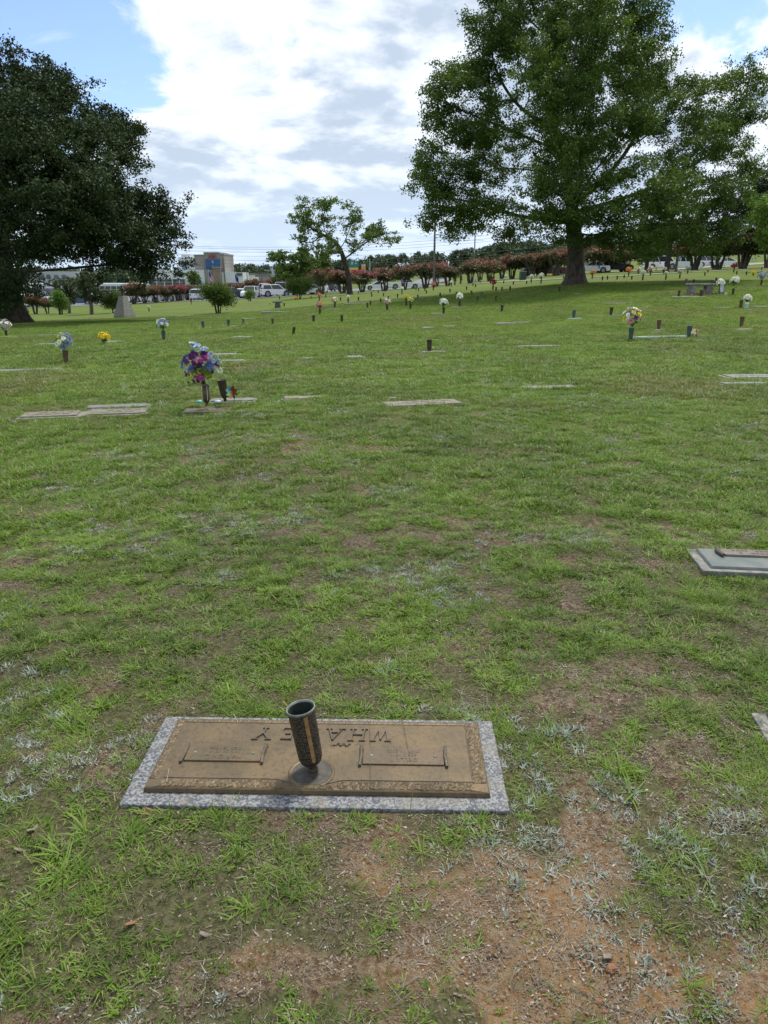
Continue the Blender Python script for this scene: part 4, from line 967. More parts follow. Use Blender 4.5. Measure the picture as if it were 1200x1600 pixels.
def bouquet_part(heads, k, seed, name='blossoms'):
    """heads: list of (centre, outward dir, size)"""
    mb = MB()
    for i, (c, d, s) in enumerate(heads):
        V, Q = head_mesh(0, 8, s, seed+i); d = Vector(d).normalized(); q = Vector((0, 0, 1)).rotation_difference(d).to_matrix()
        V = V@np.array(q).T+np.array(c); mb.add([tuple(v) for v in V], [f if f[2] != f[3] else f[:3] for f in Q])
    me = mb.mesh(name, petal_mat(k)); a = me.attributes.new('rnd', 'FLOAT', 'FACE'); a.data.foreach_set('value', np.random.default_rng(seed).random(len(me.polygons)).astype(np.float32)); return me
def foliage_mesh(R_, h0, n, seed, size=.05, zs=1.0):
    r = np.random.default_rng(seed); p = r.normal(0, 1, (n, 3)); p /= np.linalg.norm(p, axis=1)[:, None]; p[:, 2] = p[:, 2]*.7*zs-.15; C = p*R_*r.uniform(.5, 1, n)[:, None]+np.array([0, 0, h0])
    st = np.column_stack([r.normal(0, .012, n//3), r.normal(0, .012, n//3), r.uniform(0, h0, n//3)]); return leaf_cloud('foliage', np.vstack([C, st]), M_stemleaf, size, seed, .45)
_bp = {}
def bouquet_proto(key, cols, R_=.12, n=13, hs=.085, h0=.13, seed=1, z=1.0):
    """a bunch whose stems start at its origin (the mouth of the vase)"""
    t = thing('bouquet', 'x', 'flowers'); r = np.random.default_rng(seed); per = {c: [] for c in cols}
    for i in range(n):
        u = (i+.5)/n; ph = i*2.399; zz_ = 1-1.35*u; q = math.sqrt(max(0, 1-zz_*zz_)); d = np.array([q*math.cos(ph), q*math.sin(ph), zz_*z+.15]); c = np.array([0, 0, h0])+d*R_*r.uniform(.8, 1.1); per[cols[i % len(cols)]].append((c, d, hs*1.4*r.uniform(.85, 1.15)))
    for k, hds in per.items():
        if hds: link('blossoms', bouquet_part(hds, k, seed*7, 'blossoms'), None, t)
    link('foliage', foliage_mesh(R_*.70, h0-.03, 45, seed, hs*.7), None, t); _bp[key] = [t, True]; return t
def vlab(label, kind):
    w_ = f'{kind} vase holding {label}'.split()[:16]
    while w_[-1] in ('a', 'the', 'of', 'in', 'on', 'at', 'and', 'to', 'with', 'beside', 'between', 'near', 'before', 'over', 'under', 'below', 'from', 'next', 'its', 'large', 'dark', 'wide', 'tall', 'white', 'far', 'grey', 'green', 'beyond', 'round'): w_.pop()
    return ' '.join(w_)
def bouquet(key, px, py, label, s=1.0, onvase='dark', up=.24, p=None, tilt=(0, 0), vs=1.0, vlabel=None, rz=None):
    """a vase (unless onvase is None) and the bunch standing in it"""
    p = p or at(px, py)
    if onvase: 
        vase(px, py, onvase, vlabel or vlab(label, onvase), vs, p=p)
    loc = (p.x, p.y, p.z+(up*vs if onvase else 0.0)); t, first = _bp[key]
    if first: _bp[key][1] = False; t.location = loc; t.scale = (s, s, s); t['label'] = label; o = t
    else: o = copy_tree(t, loc, px*1.3, s, label)
    o['group'] = 'bunches of artificial flowers on the graves'
    o.rotation_euler = (tilt[0], tilt[1], px*1.3 if rz is None else rz)
    return p

def flat_marker(x, y, rz, w_, d_, label, plate=M_tan, base=M_concrete, rise=.03, rim=.06, two=False, words=0, group='flat grave markers set in the lawn', seed=1, tilt=0.0):
    rise = rise*.2+.002; z = H(x, y)-.006; t = thing('grave_marker', label, 'grave marker', (x, y, z), rz, group); t.rotation_euler = (0, tilt, rz); r = random.Random(seed)
    mb = MB(); mb.box(-w_/2, w_/2, -d_/2, d_/2, -.12, rise); mb.build('stone_base', base, t, bevel=.006)
    spans = [(-w_/2+rim, w_/2-rim)] if not two else [(-w_/2+rim*.5, -rim*1.2), (rim*.6, w_/2-rim*.6)]
    for a, b in spans:
        mb = MB(); mb.box(a, b, -d_/2+rim*.8, d_/2-rim*.8, rise+.0005, rise+.016, tx=.004, ty=.004); pl = mb.build('plate', plate, t, bevel=.003)
        if words:
            e = MB()
            for j in range(words):
                yy = d_*.5-rim*.8-(j+1)*(d_-rim*1.6)/(words+1); q = a+(b-a)*r.uniform(.15, .3)
                while q < b-(b-a)*.2:
                    l = r.uniform(.03, .12); e.box(q, q+l, yy-.010, yy+.010, rise+.0155, rise+.0185); q += l+.03
            e.build('raised_lettering', M_inkdark, pl)
    return t
SPECS = []
def S(px0, px1, py, depth, label, rz=None, width=None, **kw):
    x, y, a, hw_, hd_ = slab_spec(px0, px1, py, depth, R(rz) if rz is not None else None, width); SLABS.append((x, y, a, hw_, hd_)); SPECS.append((x, y, a, hw_*2, hd_*2, label, kw))
S(45, 225, 647, .42, 'long concrete marker with two tan plates, beside the purple bouquet', 12, 1.50, two=True, words=2, rim=.07, rise=.045)
S(135, 232, 636, .30, 'weathered grey green marker just behind the one with two tan plates', 12, .85, plate=M_greyplate, base=M_pale, rise=.05)
S(285, 365, 641, .38, 'rust brown plate marker under the tall purple and blue bouquet', 8, .68, plate=M_bronze, base=M_pale, rim=.05, rise=.045, words=2)
S(330, 396, 626, .30, 'grey marker under the pinwheel and its slanted vase', 8, .66, plate=M_greyplate, base=M_pale, rim=.05, rise=.04)
S(443, 506, 621, .28, 'small tan marker with one pale corner and purple petals beside it', 6, .62, plate=M_tan, base=M_pale, rim=.04, rise=.04)
S(606, 712, 632, .34, 'wide pale stone marker with slightly curved edge and dark raised writing', 14, 1.02, plate=M_tan, base=M_concrete, rim=.012, rise=.035, words=2)
S(607, 621, 623, .10, 'tiny pale stone chip set behind the wide curved marker', 6, .14, plate=M_pale, base=M_pale, rim=.02)
S(820, 895, 606, .30, 'plain pale stone marker lying alone, behind bare brown turf', 8, .85, plate=M_concrete, base=M_concrete, rim=.02, rise=.035)
S(1138, 1215, 589, .50, 'pale marker cut by the picture edge, farther of two', 3, 1.0, plate=M_greyplate, base=M_pale, words=1)
S(1128, 1195, 600, .22, 'narrow grey stone strip in front of the pale marker at the picture edge', 3, .75, plate=M_greyplate, base=M_pale, rim=.03)
S(982, 1088, 527, .42, 'long aqua green marker between the two green vases', 10, 1.6, plate=M_aqua, base=M_aqua, words=2, rise=.04)
S(1050, 1101, 464, .5, 'pale green slab in front of the old stone bench', 6, 1.6, plate=M_aqua, base=M_pale, rise=.05)
S(-10, 90, 578, .40, 'brown grey marker at the picture edge, below the mixed bouquet', 14, 1.7, plate=M_greyplate, base=M_pale)
SM = [(59, 86, 538, 'aqua', 'thin aqua marker beside the blue and lime bouquet'), (165, 195, 534, 'aqua', 'pale aqua marker beside the yellow flowers'), (10, 45, 526, 'tan', 'tan marker beside the grey white flowers at the picture edge'), (65, 108, 524, 'grey', 'faint grey marker beyond the blue and lime bouquet'),
      (362, 395, 527, 'aqua', 'pale marker near the last two grey green vases by the big bush'), (329, 373, 554, 'pale', 'pale marker edge in the grass behind the purple bouquet'), (343, 385, 564, 'grey', 'thin grey marker in the grass nearer the purple bouquet'), (310, 330, 513, 'grey', 'grey marker at the foot of the grey green vase'), (350, 372, 510, 'pale', 'marker at the foot of the second grey green vase'),
      (283, 304, 494, 'pale', 'small pale marker in front of the large round bush'), (387, 399, 498, 'aqua', 'tiny aqua marker past the large round bush'), (440, 470, 487, 'pale', 'pale marker in front of the little grey bench'), (466, 494, 560, 'grey', 'grey marker in open grass behind the small tan one'), (538, 570, 558, 'pale', 'pale marker in open grass, toward the lone dark vase'),
      (659, 680, 512, 'aqua', 'aqua marker beyond the lone dark vase'), (690, 718, 510, 'tan', 'tan marker beyond the lone dark vase'), (776, 832, 505, 'pale', 'long pale marker between the lone dark vase and the oak'), (805, 887, 541, 'tan', 'long brown grey marker with bare soil round it, in the open lawn'), (800, 833, 504, 'grey', 'grey marker just past the long pale one'),
      (945, 998, 474, 'pale', 'long pale marker in worn grass, uphill of the dark vase'), (888, 912, 498, 'aqua', 'small marker under the single green vase'), (898, 915, 459, 'aqua', 'small aqua marker on the grass in front of the oak trunk'), (1117, 1145, 481, 'grey', 'grey marker beside the white flowers in a brown pot'), (1172, 1215, 479, 'pale', 'pale marker behind the white flowers in a brown pot'),
      (1145, 1180, 515, 'tan', 'bare tan marker under the tall brown vase'), (1160, 1195, 449, 'tan', 'tan marker under the lavender flowers'), (524, 546, 483, 'grey', 'grey marker below the white and pink bunch'), (598, 606, 490, 'pale', 'tiny white stone below the rose coloured bunch'), (612, 624, 468, 'pale', 'pale marker beside the vase near the yellow flowers'), (676, 700, 490, 'pale', 'marker under the nearer white bouquet'), (708, 732, 480, 'pale', 'marker under the farther white bouquet'), (560, 590, 474, 'pale', 'pale marker in front of the forked tree'), (946, 976, 493, 'grey', 'grey marker under the dark vase uphill of the green one'), (1020, 1036, 516, 'grey', 'marker under the brown vase between the green vases'), (655, 700, 550, 'tan', 'worn marker at the foot of the lone dark vase'), (1160, 1180, 484, 'tan', 'rusty plate under the white flowers in a brown pot')]
for (a, b, y_, m_, lab) in SM: S(a, b, y_, .34, lab, 10, plate={'aqua': M_aqua, 'tan': M_tan, 'grey': M_greyplate, 'pale': M_pale}[m_], base={'aqua': M_aqua, 'tan': M_concrete, 'grey': M_greyplate, 'pale': M_pale}[m_], rim=.05, rise=.03)
def big_right_markers():
    # blue grey plate with bronze name bar, cut by the picture edge
    a = at(1090, 858); b = at(1118, 900); rz = math.atan2(-(a.x-b.x), (a.y-b.y)); dpt = (a-b).length; w_ = 1.1
    cx = b.x+w_/2*math.cos(rz)-dpt/2*math.sin(rz); cy = b.y+w_/2*math.sin(rz)+dpt/2*math.cos(rz); cx, cy = float(cx)-.075, float(cy)
    SLABS.append((cx, cy, rz, w_/2, dpt/2)); z = max(H(cx+a_*math.cos(rz)-b_*math.sin(rz), cy+a_*math.sin(rz)+b_*math.cos(rz)) for a_ in np.linspace(-w_/2, w_/2, 9) for b_ in np.linspace(-dpt/2, dpt/2, 5))-.008
    t = thing('grave_marker', 'blue grey weathered marker with dark bronze name bar, half out of the picture', 'grave marker', (cx, cy, z), rz, 'flat grave markers set in the lawn')
    m = simple('blue grey patina plate', (.16, .16, .145), (.09, .125, .12), 9, .6, .1, .4, 90, .004)
    mb = MB(); mb.box(-w_/2, w_/2, -dpt/2, dpt/2, -.1, .010); mb.build('stone_base', M_greyplate, t, bevel=.006)
    mb = MB(); mb.box(-w_/2+.05, w_/2-.05, -dpt/2+.03, dpt/2-.02, .0105, .026, tx=.01, ty=.01); pl = mb.build('plate', m, t, bevel=.004)
    mb = MB(); mb.box(-w_/2+.17, w_/2-.17, .02, .115, .026, .040, tx=.003, ty=.003); nb = mb.build('name_bar', simple('brown name bar', (.19, .155, .12), (.13, .105, .085), 40, .5, .2), t, bevel=.002)
    mb = MB(); mb.tube([(-w_/2+.165, .005, .040), (-w_/2+.15, .07, .042), (-w_/2+.165, .13, .040)], .011, 8); mb.build('scroll_end', M_letter, nb)
    e = MB(); r = random.Random(3)
    for j, yy in enumerate((.088, .048)):
        q = -w_/2+.24+.03*j
        while q < w_/2-.25:
            l = r.uniform(.012, .022); e.box(q, q+l, yy-.009, yy+.009, .0395, .0415); q += l+(.008 if r.random() < .8 else .05)
    e.build('raised_lettering', M_inkdark, nb)
    # granite and dark plate at the picture edge
    a = at(1172, 1118); w2, d2 = 1.2, .46; rz = R(-9); x0, y0 = a.x, a.y; cx = x0+(w2/2)*math.cos(rz)+(d2/2)*math.sin(rz); cy = y0+(w2/2)*math.sin(rz)-(d2/2)*math.cos(rz)
    SLABS.append((cx, cy, rz, w2/2, d2/2)); t = thing('grave_marker', 'dark plate on pale speckled stone, only its corner in the picture', 'grave marker', (cx, cy, H(cx, cy)), rz, 'flat grave markers set in the lawn')
    mb = MB(); mb.box(-w2/2, w2/2, -d2/2, d2/2, -.1, .018); mb.build('stone_base', granitemat('yellowed speckled stone', (.25, .24, .19), (.16, .16, .13), (.07, .075, .07), 60), t, bevel=.006)
    mb = MB(); mb.box(-w2/2+.05, w2/2-.05, -d2/2+.05, d2/2-.005, .0185, .045, tx=.01, ty=.01); mb.build('plate', simple('slate grey plate', (.12, .12, .125), (.07, .07, .075), 30, .5, .2), t, bevel=.003)
big_right_markers()

def cemetery():
    for i, (x, y, a, w_, d_, lab, kw) in enumerate(SPECS): flat_marker(x, y, a, w_, d_, lab, seed=i, **kw)
    # --- the tall purple and blue bouquet, flower by flower
    p = at(324, 641); p.z += .06
    v = thing('flower_vase', 'dark vase with pale stripe holding the tall purple and blue bouquet', 'vase', p, 0, 'flower vases on the graves')
    mb = MB(); mb.lathe([(.0001, 0), (.030, 0), (.030, .006), (.013, .016), (.014, .03), (.034, .045), (.042, .068), (.0445, .26), (.0001, .255)], 20); mb.build('body', M_v['dark'], v, True)
    mb = MB(); mb.lathe([(.0447, .255), (.062, .262), (.062, .268), (.040, .268)], 20); mb.build('rim', M_patina, v, True)
    mb = MB(); mb.add([(.020, -.0405, .07), (.028, -.036, .07), (.030, -.0375, .255), (.022, -.043, .255)], [(0, 1, 2, 3)]); mb.build('pale_stripe', simple('pale gold stripe', (.5, .42, .28), (.4, .33, .2)), v)
    t = thing('bouquet', 'tall round bouquet of purple, blue and white flowers with one large yellow bloom', 'flowers', (p.x-.02, p.y, p.z+.27), 0, 'bunches of artificial flowers on the graves'); t.scale = (.68, .68, .68)
    r = np.random.default_rng(5); k = 9.0/1109
    spec = [(-38, 40, 'paleblue', 20), (-30, 52, 'blue', 20), (-22, 38, 'blue', 20), (-35, 24, 'white', 14), (-30, 20, 'purple', 16), (-14, 60, 'purple', 20), (-20, 47, 'purple', 20), (0, 52, 'magenta', 20), (-6, 40, 'purple', 20), (12, 62, 'purple', 22), (24, 56, 'paleblue', 18), (22, 44, 'blue', 20), (14, 38, 'blue', 20), (33, 40, 'purple', 16), (38, 28, 'white', 15), (30, 32, 'white', 14), (-6, 80, 'paleblue', 24), (-12, 68, 'blue', 18), (2, 14, 'magenta', 19), (-6, 10, 'purple', 14), (-2, 29, 'yellow', 22), (-16, 20, 'lime', 16), (12, 26, 'lime', 16), (18, 18, 'lime', 13), (-24, 14, 'yellow', 10), (10, 74, 'paleblue', 16), (34, 50, 'paleblue', 14), (-22, 8, 'purple', 12)]
    for (dx, dz, c, s) in spec:
        d = np.array([dx, -22-r.uniform(0, 8) if abs(dx) < 25 else -10, dz-38]); cc = np.array([dx*k, (-.11+.002*abs(dx)) if c not in ('blue',) else -.07, dz*k+.02]); hs_ = [(cc, d, s*k*.85)] if c == 'yellow' else [(cc+r.normal(0, s*k*.26, 3)*np.array([1, .4, 1]), d+r.normal(0, 12, 3), s*k*.82) for _ in range(5)]; link('flower', bouquet_part(hs_, c, int(dx*3+dz+200), 'flower'), None, t)
    for j in range(26):
        a = r.uniform(0, 6.28); q = r.uniform(.5, 1); cc = np.array([.26*q*math.cos(a), .06+.12*r.random(), .33+.26*q*math.sin(a)]); 
        if j % 2 == 0: link('flower', bouquet_part([(cc, (cc[0], .2, cc[2]-.33), .11)], ['purple', 'blue', 'paleblue'][j % 3], j+70, 'flower'), None, t)
    link('foliage', foliage_mesh(.20, .30, 190, 8, .09), None, t)
    mb = MB(); mb.tube([(.02, 0, -.10), (.01, 0, .05), (0, 0, .25)], .016, 8); mb.build('stems', M_stemleaf, t)
    for (px, py, c, lab) in ((312, 636, 'teal', 'small teal disc lying on the marker beside the purple bouquet vase'), (341, 636, 'paleblue', 'small lavender blue disc lying on the marker beside the purple bouquet vase')):
        q = at(px, py); mb = MB(); mb.lathe([(.0001, 0), (.040, 0), (.042, .008), (.040, .018), (.030, .024), (.0001, .025)], 20); o = mb.build('votive_disc', simple('glazed '+c, FC[c][0], FC[c][1], 30, .3), smooth=True); o.location = (q.x, q.y, q.z+.061); tag(o, lab, 'ornament')
    # pinwheel and the vase behind it
    q = at(352, 630); q.z += .055; vase(352, 630, 'dark', 'dark slanted vase behind the pinwheel', 1.05, R(-6), p=q)
    q = at(366, 634); q.z += .0; t = thing('pinwheel', 'pinwheel with teal, lime, orange and brown petals on a thin stick', 'pinwheel', q, R(-15)); t.scale = (.78, .78, .78)
    mb = MB(); mb.tube([(.015, 0, -.05), (.005, 0, .12), (0, .005, .235)], .0035, 6); mb.build('stick', M_stem, t)
    cols_ = [('teal', (.02, .22, .25)), ('dark red', (.16, .035, .02)), ('rust', (.22, .06, .02)), ('brown', (.20, .08, .03)), ('dark', (.09, .04, .03)), ('orange', (.75, .26, .12)), ('lime', (.45, .62, .16)), ('aqua', (.2, .5, .4))]
    for i, (nm, c) in enumerate(cols_):
        a = R(115-45*i); mb = MB(); e = Vector((math.cos(a), 0, math.sin(a))); s = Vector((-math.sin(a), 0, math.cos(a))); c0 = Vector((-.02, -.01, .225))
        mb.add([c0, c0+e*.05+s*.034+Vector((0, -.02, 0)), c0+e*.105+s*.02+Vector((0, -.01, 0)), c0+e*.115-s*.006, c0+e*.07-s*.025+Vector((0, .01, 0))], [(0, 1, 2, 3, 4)]); mb.build('petal', simple('pinwheel '+nm, c, c, rough=.35), t)
    mb = MB(); mb.lathe([(.0001, .012), (.018, .008), (.020, 0)], 16); hb = mb.build('hub', simple('pinwheel hub', (.6, .14, .04), (.5, .1, .03), rough=.35), t, True); hb.rotation_euler = (R(90), 0, 0); hb.location = (-.02, -.024, .225)
    # --- bouquet kinds
    bouquet_proto('white', ['white'], .12, 14, .10, .15, 1); bouquet_proto('yellow', ['yellow'], .11, 13, .09, .13, 2); bouquet_proto('paleyellow', ['paleyellow'], .11, 13, .09, .13, 3); bouquet_proto('rose', ['rose', 'white', 'rose'], .12, 13, .09, .12, 4)
    bouquet_proto('pink', ['pink', 'orange', 'magenta'], .12, 14, .09, .13, 5); bouquet_proto('bluelime', ['paleblue', 'lime', 'blue', 'paleblue', 'white'], .15, 18, .09, .15, 6); bouquet_proto('bluewhite', ['paleblue', 'white', 'blue'], .14, 18, .08, .14, 7, .8)
    bouquet_proto('mixed', ['white', 'yellow', 'lavender', 'white', 'pink', 'paleyellow', 'purple'], .18, 20, .10, .20, 8, 1.15); bouquet_proto('lavender', ['lavender', 'paleblue', 'grey'], .15, 17, .09, .15, 9); bouquet_proto('red', ['red'], .12, 13, .09, .14, 10); bouquet_proto('orange', ['orange'], .13, 14, .10, .13, 11)
    bouquet_proto('grey', ['grey', 'white', 'grey'], .17, 24, .09, .14, 12, 1.2); bouquet_proto('whitepink', ['white', 'pink', 'white', 'rose'], .13, 14, .09, .12, 13); bouquet_proto('teal', ['white', 'teal', 'paleblue'], .14, 14, .10, .13, 14)
    B = bouquet
    B('bluelime', 103, 567, 'bouquet of pale blue and lime flowers leaning left over a brown vase', 1.0, 'brown', tilt=(0, R(-14)))
    B('yellow', 163, 538, 'bunch of yellow daisies standing on the ground', 1.15, None, tilt=(0, R(-8))); B('bluewhite', 256, 531, 'wide bouquet of blue and white flowers in a grey green vase', 1.1, 'green')
    B('grey', 10, 525, 'dome of grey white flowers at the picture edge', 1.05, 'dark', up=.17, vs=.8)
    B('grey', 181, 490, 'grey flowers at the foot of the stone pyramid', 1.0, None); B('rose', 233, 487, 'faded pinkish bunch between pyramid and large bush', 1.0, 'dark'); B('red', 299, 476, 'dark red bunch behind the large round bush', 1.0, 'dark')
    B('pink', 500, 491, 'pink and orange bunch downhill of the two lobed bush', 1.15, 'dark'); B('whitepink', 523, 481, 'white and pink bunch between the two lobed bush and the forked tree', 1.2, 'dark', tilt=(0, .2)); B('white', 544, 473, 'small greyish white bunch at the foot of the forked tree', .8, 'dark'); B('pink', 499, 470, 'salmon pink bunch beside the two lobed bush', 1.4, 'brown')
    B('orange', 463, 469, 'orange pink flowers at the foot of the two lobed bush', 1.2, None); B('paleyellow', 437, 468, 'pale yellow bunch uphill of the little grey bench', 1.1, 'dark'); B('paleyellow', 422, 476, 'small straw coloured bunch lying near the little grey bench', .9, None)
    B('rose', 605, 485, 'rose and cream bunch in a dark vase, nearest the forked tree side', 1.15, 'dark'); B('yellow', 635, 478, 'bright yellow bunch, taller of the yellow pair', 1.15, 'dark'); B('paleyellow', 641, 483, 'pale lime yellow bunch, lower of the yellow pair', 1.1, 'dark'); B('white', 628, 460, 'small white bunch below the white pickup on the road', 1.15, 'grey')
    B('white', 693, 490, 'large white bouquet with drooping bloom, nearer of two', 1.15, 'dark'); B('white', 718, 479, 'large white bouquet, farther of two, beyond its twin', 1.15, 'dark')
    B('pink', 677, 454, 'salmon bunch at the foot of the utility pole', 1.7, 'dark'); B('pink', 681, 446, 'upper salmon bunch beside the utility pole', 1.8, None); B('rose', 687, 445, 'small rose bunch beside the utility pole', 1.1, None); B('pink', 697, 445, 'broad salmon wreath under the crape myrtle near the utility pole', 2.2, None); B('white', 705, 448, 'white bunch at the edge of the drive', 1.2, 'dark')
    B('rose', 632, 452, 'rose bunch at the foot of a crape myrtle behind the pickup', 1.6, None); B('white', 742, 441, 'broad white bunch lying by the drive', 1.9, None); B('white', 751, 441, 'small white flowers by the drive', 1.0, None); B('white', 790, 434, 'low white flowers beyond the drive beside the green bin', 1.8, None); B('red', 770, 453, 'dark red bunch in the far grass before the green bin', 1.5, 'dark')
    B('white', 830, 442, 'small white bunch beside the green bin', 1.2, 'dark'); B('white', 845, 443, 'slender white bunch between the green bin and the oak', 1.5, 'grey'); B('yellow', 867, 431, 'yellow bunch before the maroon pickup', 1.3, None); B('yellow', 861, 432, 'second yellow bunch before the maroon pickup', 1.2, None)
    for (key, px, py, lab, s, vs_) in [('orange', 925, 436, 'orange bunch close beside the oak roots', 1.3, 'brown'), ('orange', 982, 432, 'bright orange and yellow bunch beyond the oak shade', 1.7, 'dark'), ('whitepink', 997, 429, 'pink white bunch next to the bright orange one', 1.5, 'dark'), ('white', 1004, 438, 'small white bunch in the oak shade', 1.2, 'dark'), ('whitepink', 1016, 431, 'tall pink and white bunch in front of the dark car', 1.8, 'dark'), ('yellow', 1025, 423, 'yellow bunch beneath the white pickup', 1.5, 'dark'), ('paleyellow', 1019, 425, 'lime yellow bunch beside the yellow one', 1.2, None),
                                       ('whitepink', 1037, 429, 'pink topped bunch below the white pickup', 1.4, 'dark'), ('white', 1040, 437, 'low white topped bunch in a black vase', .9, 'dark'), ('bluewhite', 1044, 422, 'blue grey bunch below the white pickup', 1.6, None), ('grey', 1062, 435, 'dark grey bunch in the oak shade toward the bench', 1.0, 'dark'), ('lavender', 1074, 428, 'purple grey bunch uphill of the bench', 1.3, 'dark'), ('yellow', 1095, 417, 'small yellow bunch below the white car', 1.3, 'dark'), ('yellow', 1111, 419, 'yellow spray with loose stems', 1.6, 'dark'),
                                       ('teal', 1132, 417, 'white and teal bunch in the group near the road', 2.0, 'dark'), ('white', 1128, 419, 'small white bunch beside the white and teal one', 1.2, 'dark'), ('bluewhite', 1147, 415, 'bright blue and white bunch above the red one', 2.0, 'dark'), ('red', 1146, 426, 'dark red bunch in the group near the road', 1.7, 'dark'), ('orange', 1156, 419, 'large orange bunch beside the blue and white one', 2.2, 'dark'), ('yellow', 1177, 431, 'single yellow ochre bunch on the ground', 1.4, None)]: B(key, px, py, lab, s, vs_)
    B('white', 1124, 459, 'white bunch with long lavender ribbon beside the bench', 1.25, 'dark'); B('white', 1145, 460, 'tall white bunch on dark green stems beyond the ribboned one', 1.3, 'dark', up=.36); B('lavender', 1189, 446, 'lavender blue bunch near the picture edge', 1.35, 'dark')
    B('white', 1166, 481, 'round white flowers on wrapped pot beside a brown vase', 1.0, None, up=.1)
    q = at(1166, 482); mb = MB(); mb.lathe([(.0001, 0), (.07, 0), (.055, .06), (.075, .18), (.05, .20)], 12); o = mb.build('wrapped_pot', simple('pale wrap', (.55, .60, .57), (.3, .4, .37), 30, .6)); o.location = q; tag(o, 'pale wrapped pot under the round white flowers', 'pot')
    for o2 in list(col.objects):
        if o2.get('label') == 'round white flowers on wrapped pot beside a brown vase': o2.location.z += .16
    q = at(1124, 459); mb = MB(); mb.add([(-.06, -.10, .42), (.07, -.11, .43), (.10, -.13, .12), (.03, -.15, .06), (-.05, -.13, .10), (0, -.12, .28)], [(0, 5, 4), (0, 1, 5), (1, 2, 5), (5, 2, 3), (5, 3, 4)]); o = mb.build('ribbon', simple('lavender ribbon', (.45, .47, .68), (.6, .6, .75), 20, .5)); o.location = q; tag(o, 'long lavender ribbon hanging from the white bunch beside the bench', 'ribbon'); o.modifiers.new('t', 'SOLIDIFY').thickness = .004
    B('mixed', 985, 531, 'large mixed bouquet of white, yellow, pink and lavender flowers on a green vase', 1.15, 'green', vs=1.15, up=.22); B('mixed', 1086, 526, 'small yellow and white spray lying against a green vase', .62, None, tilt=(R(20), R(55)))
    vase(1076, 527, 'green', 'green patina vase with flowers lying against its foot', 1.15)
    vase(1157, 481, 'brown', 'brown vase close beside the wrapped pot', 1.1); vase(1158, 510, 'brown', 'tall brown grey vase with white rim, alone near the picture edge', 1.1); vase(1029, 515, 'brown', 'rust brown bare vase between the two green ones', 1.05)
    vase(896, 497, 'green', 'single green vase uphill, toward the oak', 1.05); vase(954, 493, 'dark', 'black bare vase between the oak roots and the mixed bouquet', 1.1); vase(671, 549, 'dark', 'lone dark vase standing in the middle of the open lawn', 1.05)
    vase(458, 522, 'dark', 'short dark tilted vase in the grass below the little bench', .85, R(12)); vase(426, 507, 'brown', 'short brown vase below the little bench', .9); vase(490, 503, 'dark', 'dark vase below the pink and orange bunch', 1.0); vase(534, 503, 'dark', 'black vase below the white and pink bunch', 1.0)
    vase(318, 513, 'green', 'grey green vase below the large round bush', 1.0); vase(357, 510, 'green', 'second grey green vase below the large round bush, on its clipped bush side', 1.0); vase(380, 506, 'grey', 'faint grey vase past the two grey green ones', .8)
    vase(784, 487, 'dark', 'dark vase alone between the white bouquets and the oak', 1.05); vase(1060, 464, 'dark', 'brown black vase at the near end of the bench slab', 1.1); vase(1095, 463, 'dark', 'black vase standing before the bench leg', 1.1); vase(1083, 444, 'dark', 'black vase behind the bench top', 1.0); vase(1119, 441, 'dark', 'black vase behind the ribboned bunch', 1.0); vase(444, 479, 'dark', 'black vase beside the little grey bench', 1.0)
    for (px, py, k_) in [(560, 470, 'dark'), (560, 459, 'dark'), (574, 481, 'brown'), (579, 477, 'brown'), (580, 460, 'dark'), (581, 464, 'dark'), (595, 473, 'brown'), (599, 463, 'green'), (607, 469, 'dark'), (621, 465, 'dark'), (644, 472, 'dark'), (653, 467, 'grey'), (650, 454, 'dark'), (654, 455, 'dark'), (664, 455, 'dark'), (666, 459, 'green'),
                         (703, 457, 'dark'), (688, 464, 'dark'), (713, 463, 'dark'), (591, 458, 'dark'), (584, 456, 'grey'), (532, 470, 'dark'), (509, 465, 'dark'), (486, 467, 'brown')]: vase(px, py, k_, region='a')
    for (px, py, k_) in [(729, 453, 'dark'), (739, 447, 'dark'), (743, 449, 'dark'), (737, 461, 'brown'), (746, 471, 'green'), (752, 463, 'grey'), (775, 455, 'dark'), (784, 455, 'grey'), (797, 454, 'dark'), (775, 471, 'brown'), (787, 443, 'dark'), (802, 445, 'dark'), (823, 444, 'dark'), (880, 436, 'dark'), (874, 456, 'dark')]: vase(px, py, k_, region='b')
    for (px, py, k_) in [(941, 438, 'dark'), (949, 437, 'dark'), (964, 437, 'dark'), (975, 435, 'dark'), (987, 437, 'brown'), (1072, 443, 'grey'), (1082, 423, 'dark'), (1101, 431, 'dark'), (1106, 426, 'dark'), (1151, 429, 'dark'), (1166, 430, 'dark'), (1179, 427, 'grey'), (1113, 421, 'dark'), (1123, 423, 'green'), (1090, 423, 'dark'), (1190, 422, 'dark'), (1172, 405, 'dark'), (1180, 404, 'dark'), (1188, 403, 'dark'), (1056, 419, 'dark')]: vase(px, py, k_, region='c')
    for rg, txt in (('a', 'bare vase in far grass, {} from the two lobed bush toward the utility pole'), ('b', 'bare vase in far grass, {} from the utility pole toward the oak'), ('c', 'bare vase on the slope beyond the oak, {} away from its trunk')):
        lst = sorted([v for v in VASES if v[4] == rg], key=lambda v: v[0])
        for i, v in enumerate(lst): v[3]['label'] = txt.format(ordinal(i+1)); v[3]['group'] = 'small bare vases in the far grass'
    q = at(1134, 461); mb = MB(); mb.lathe([(.0001, 0), (.045, 0), (.055, .11), (.05, .11), (.0001, .02)], 12); o = mb.build('cup', simple('white cup', (.7, .7, .68), (.6, .6, .58))); o.location = q; tag(o, 'small white cup on the grass between the two tall white bunches', 'cup')
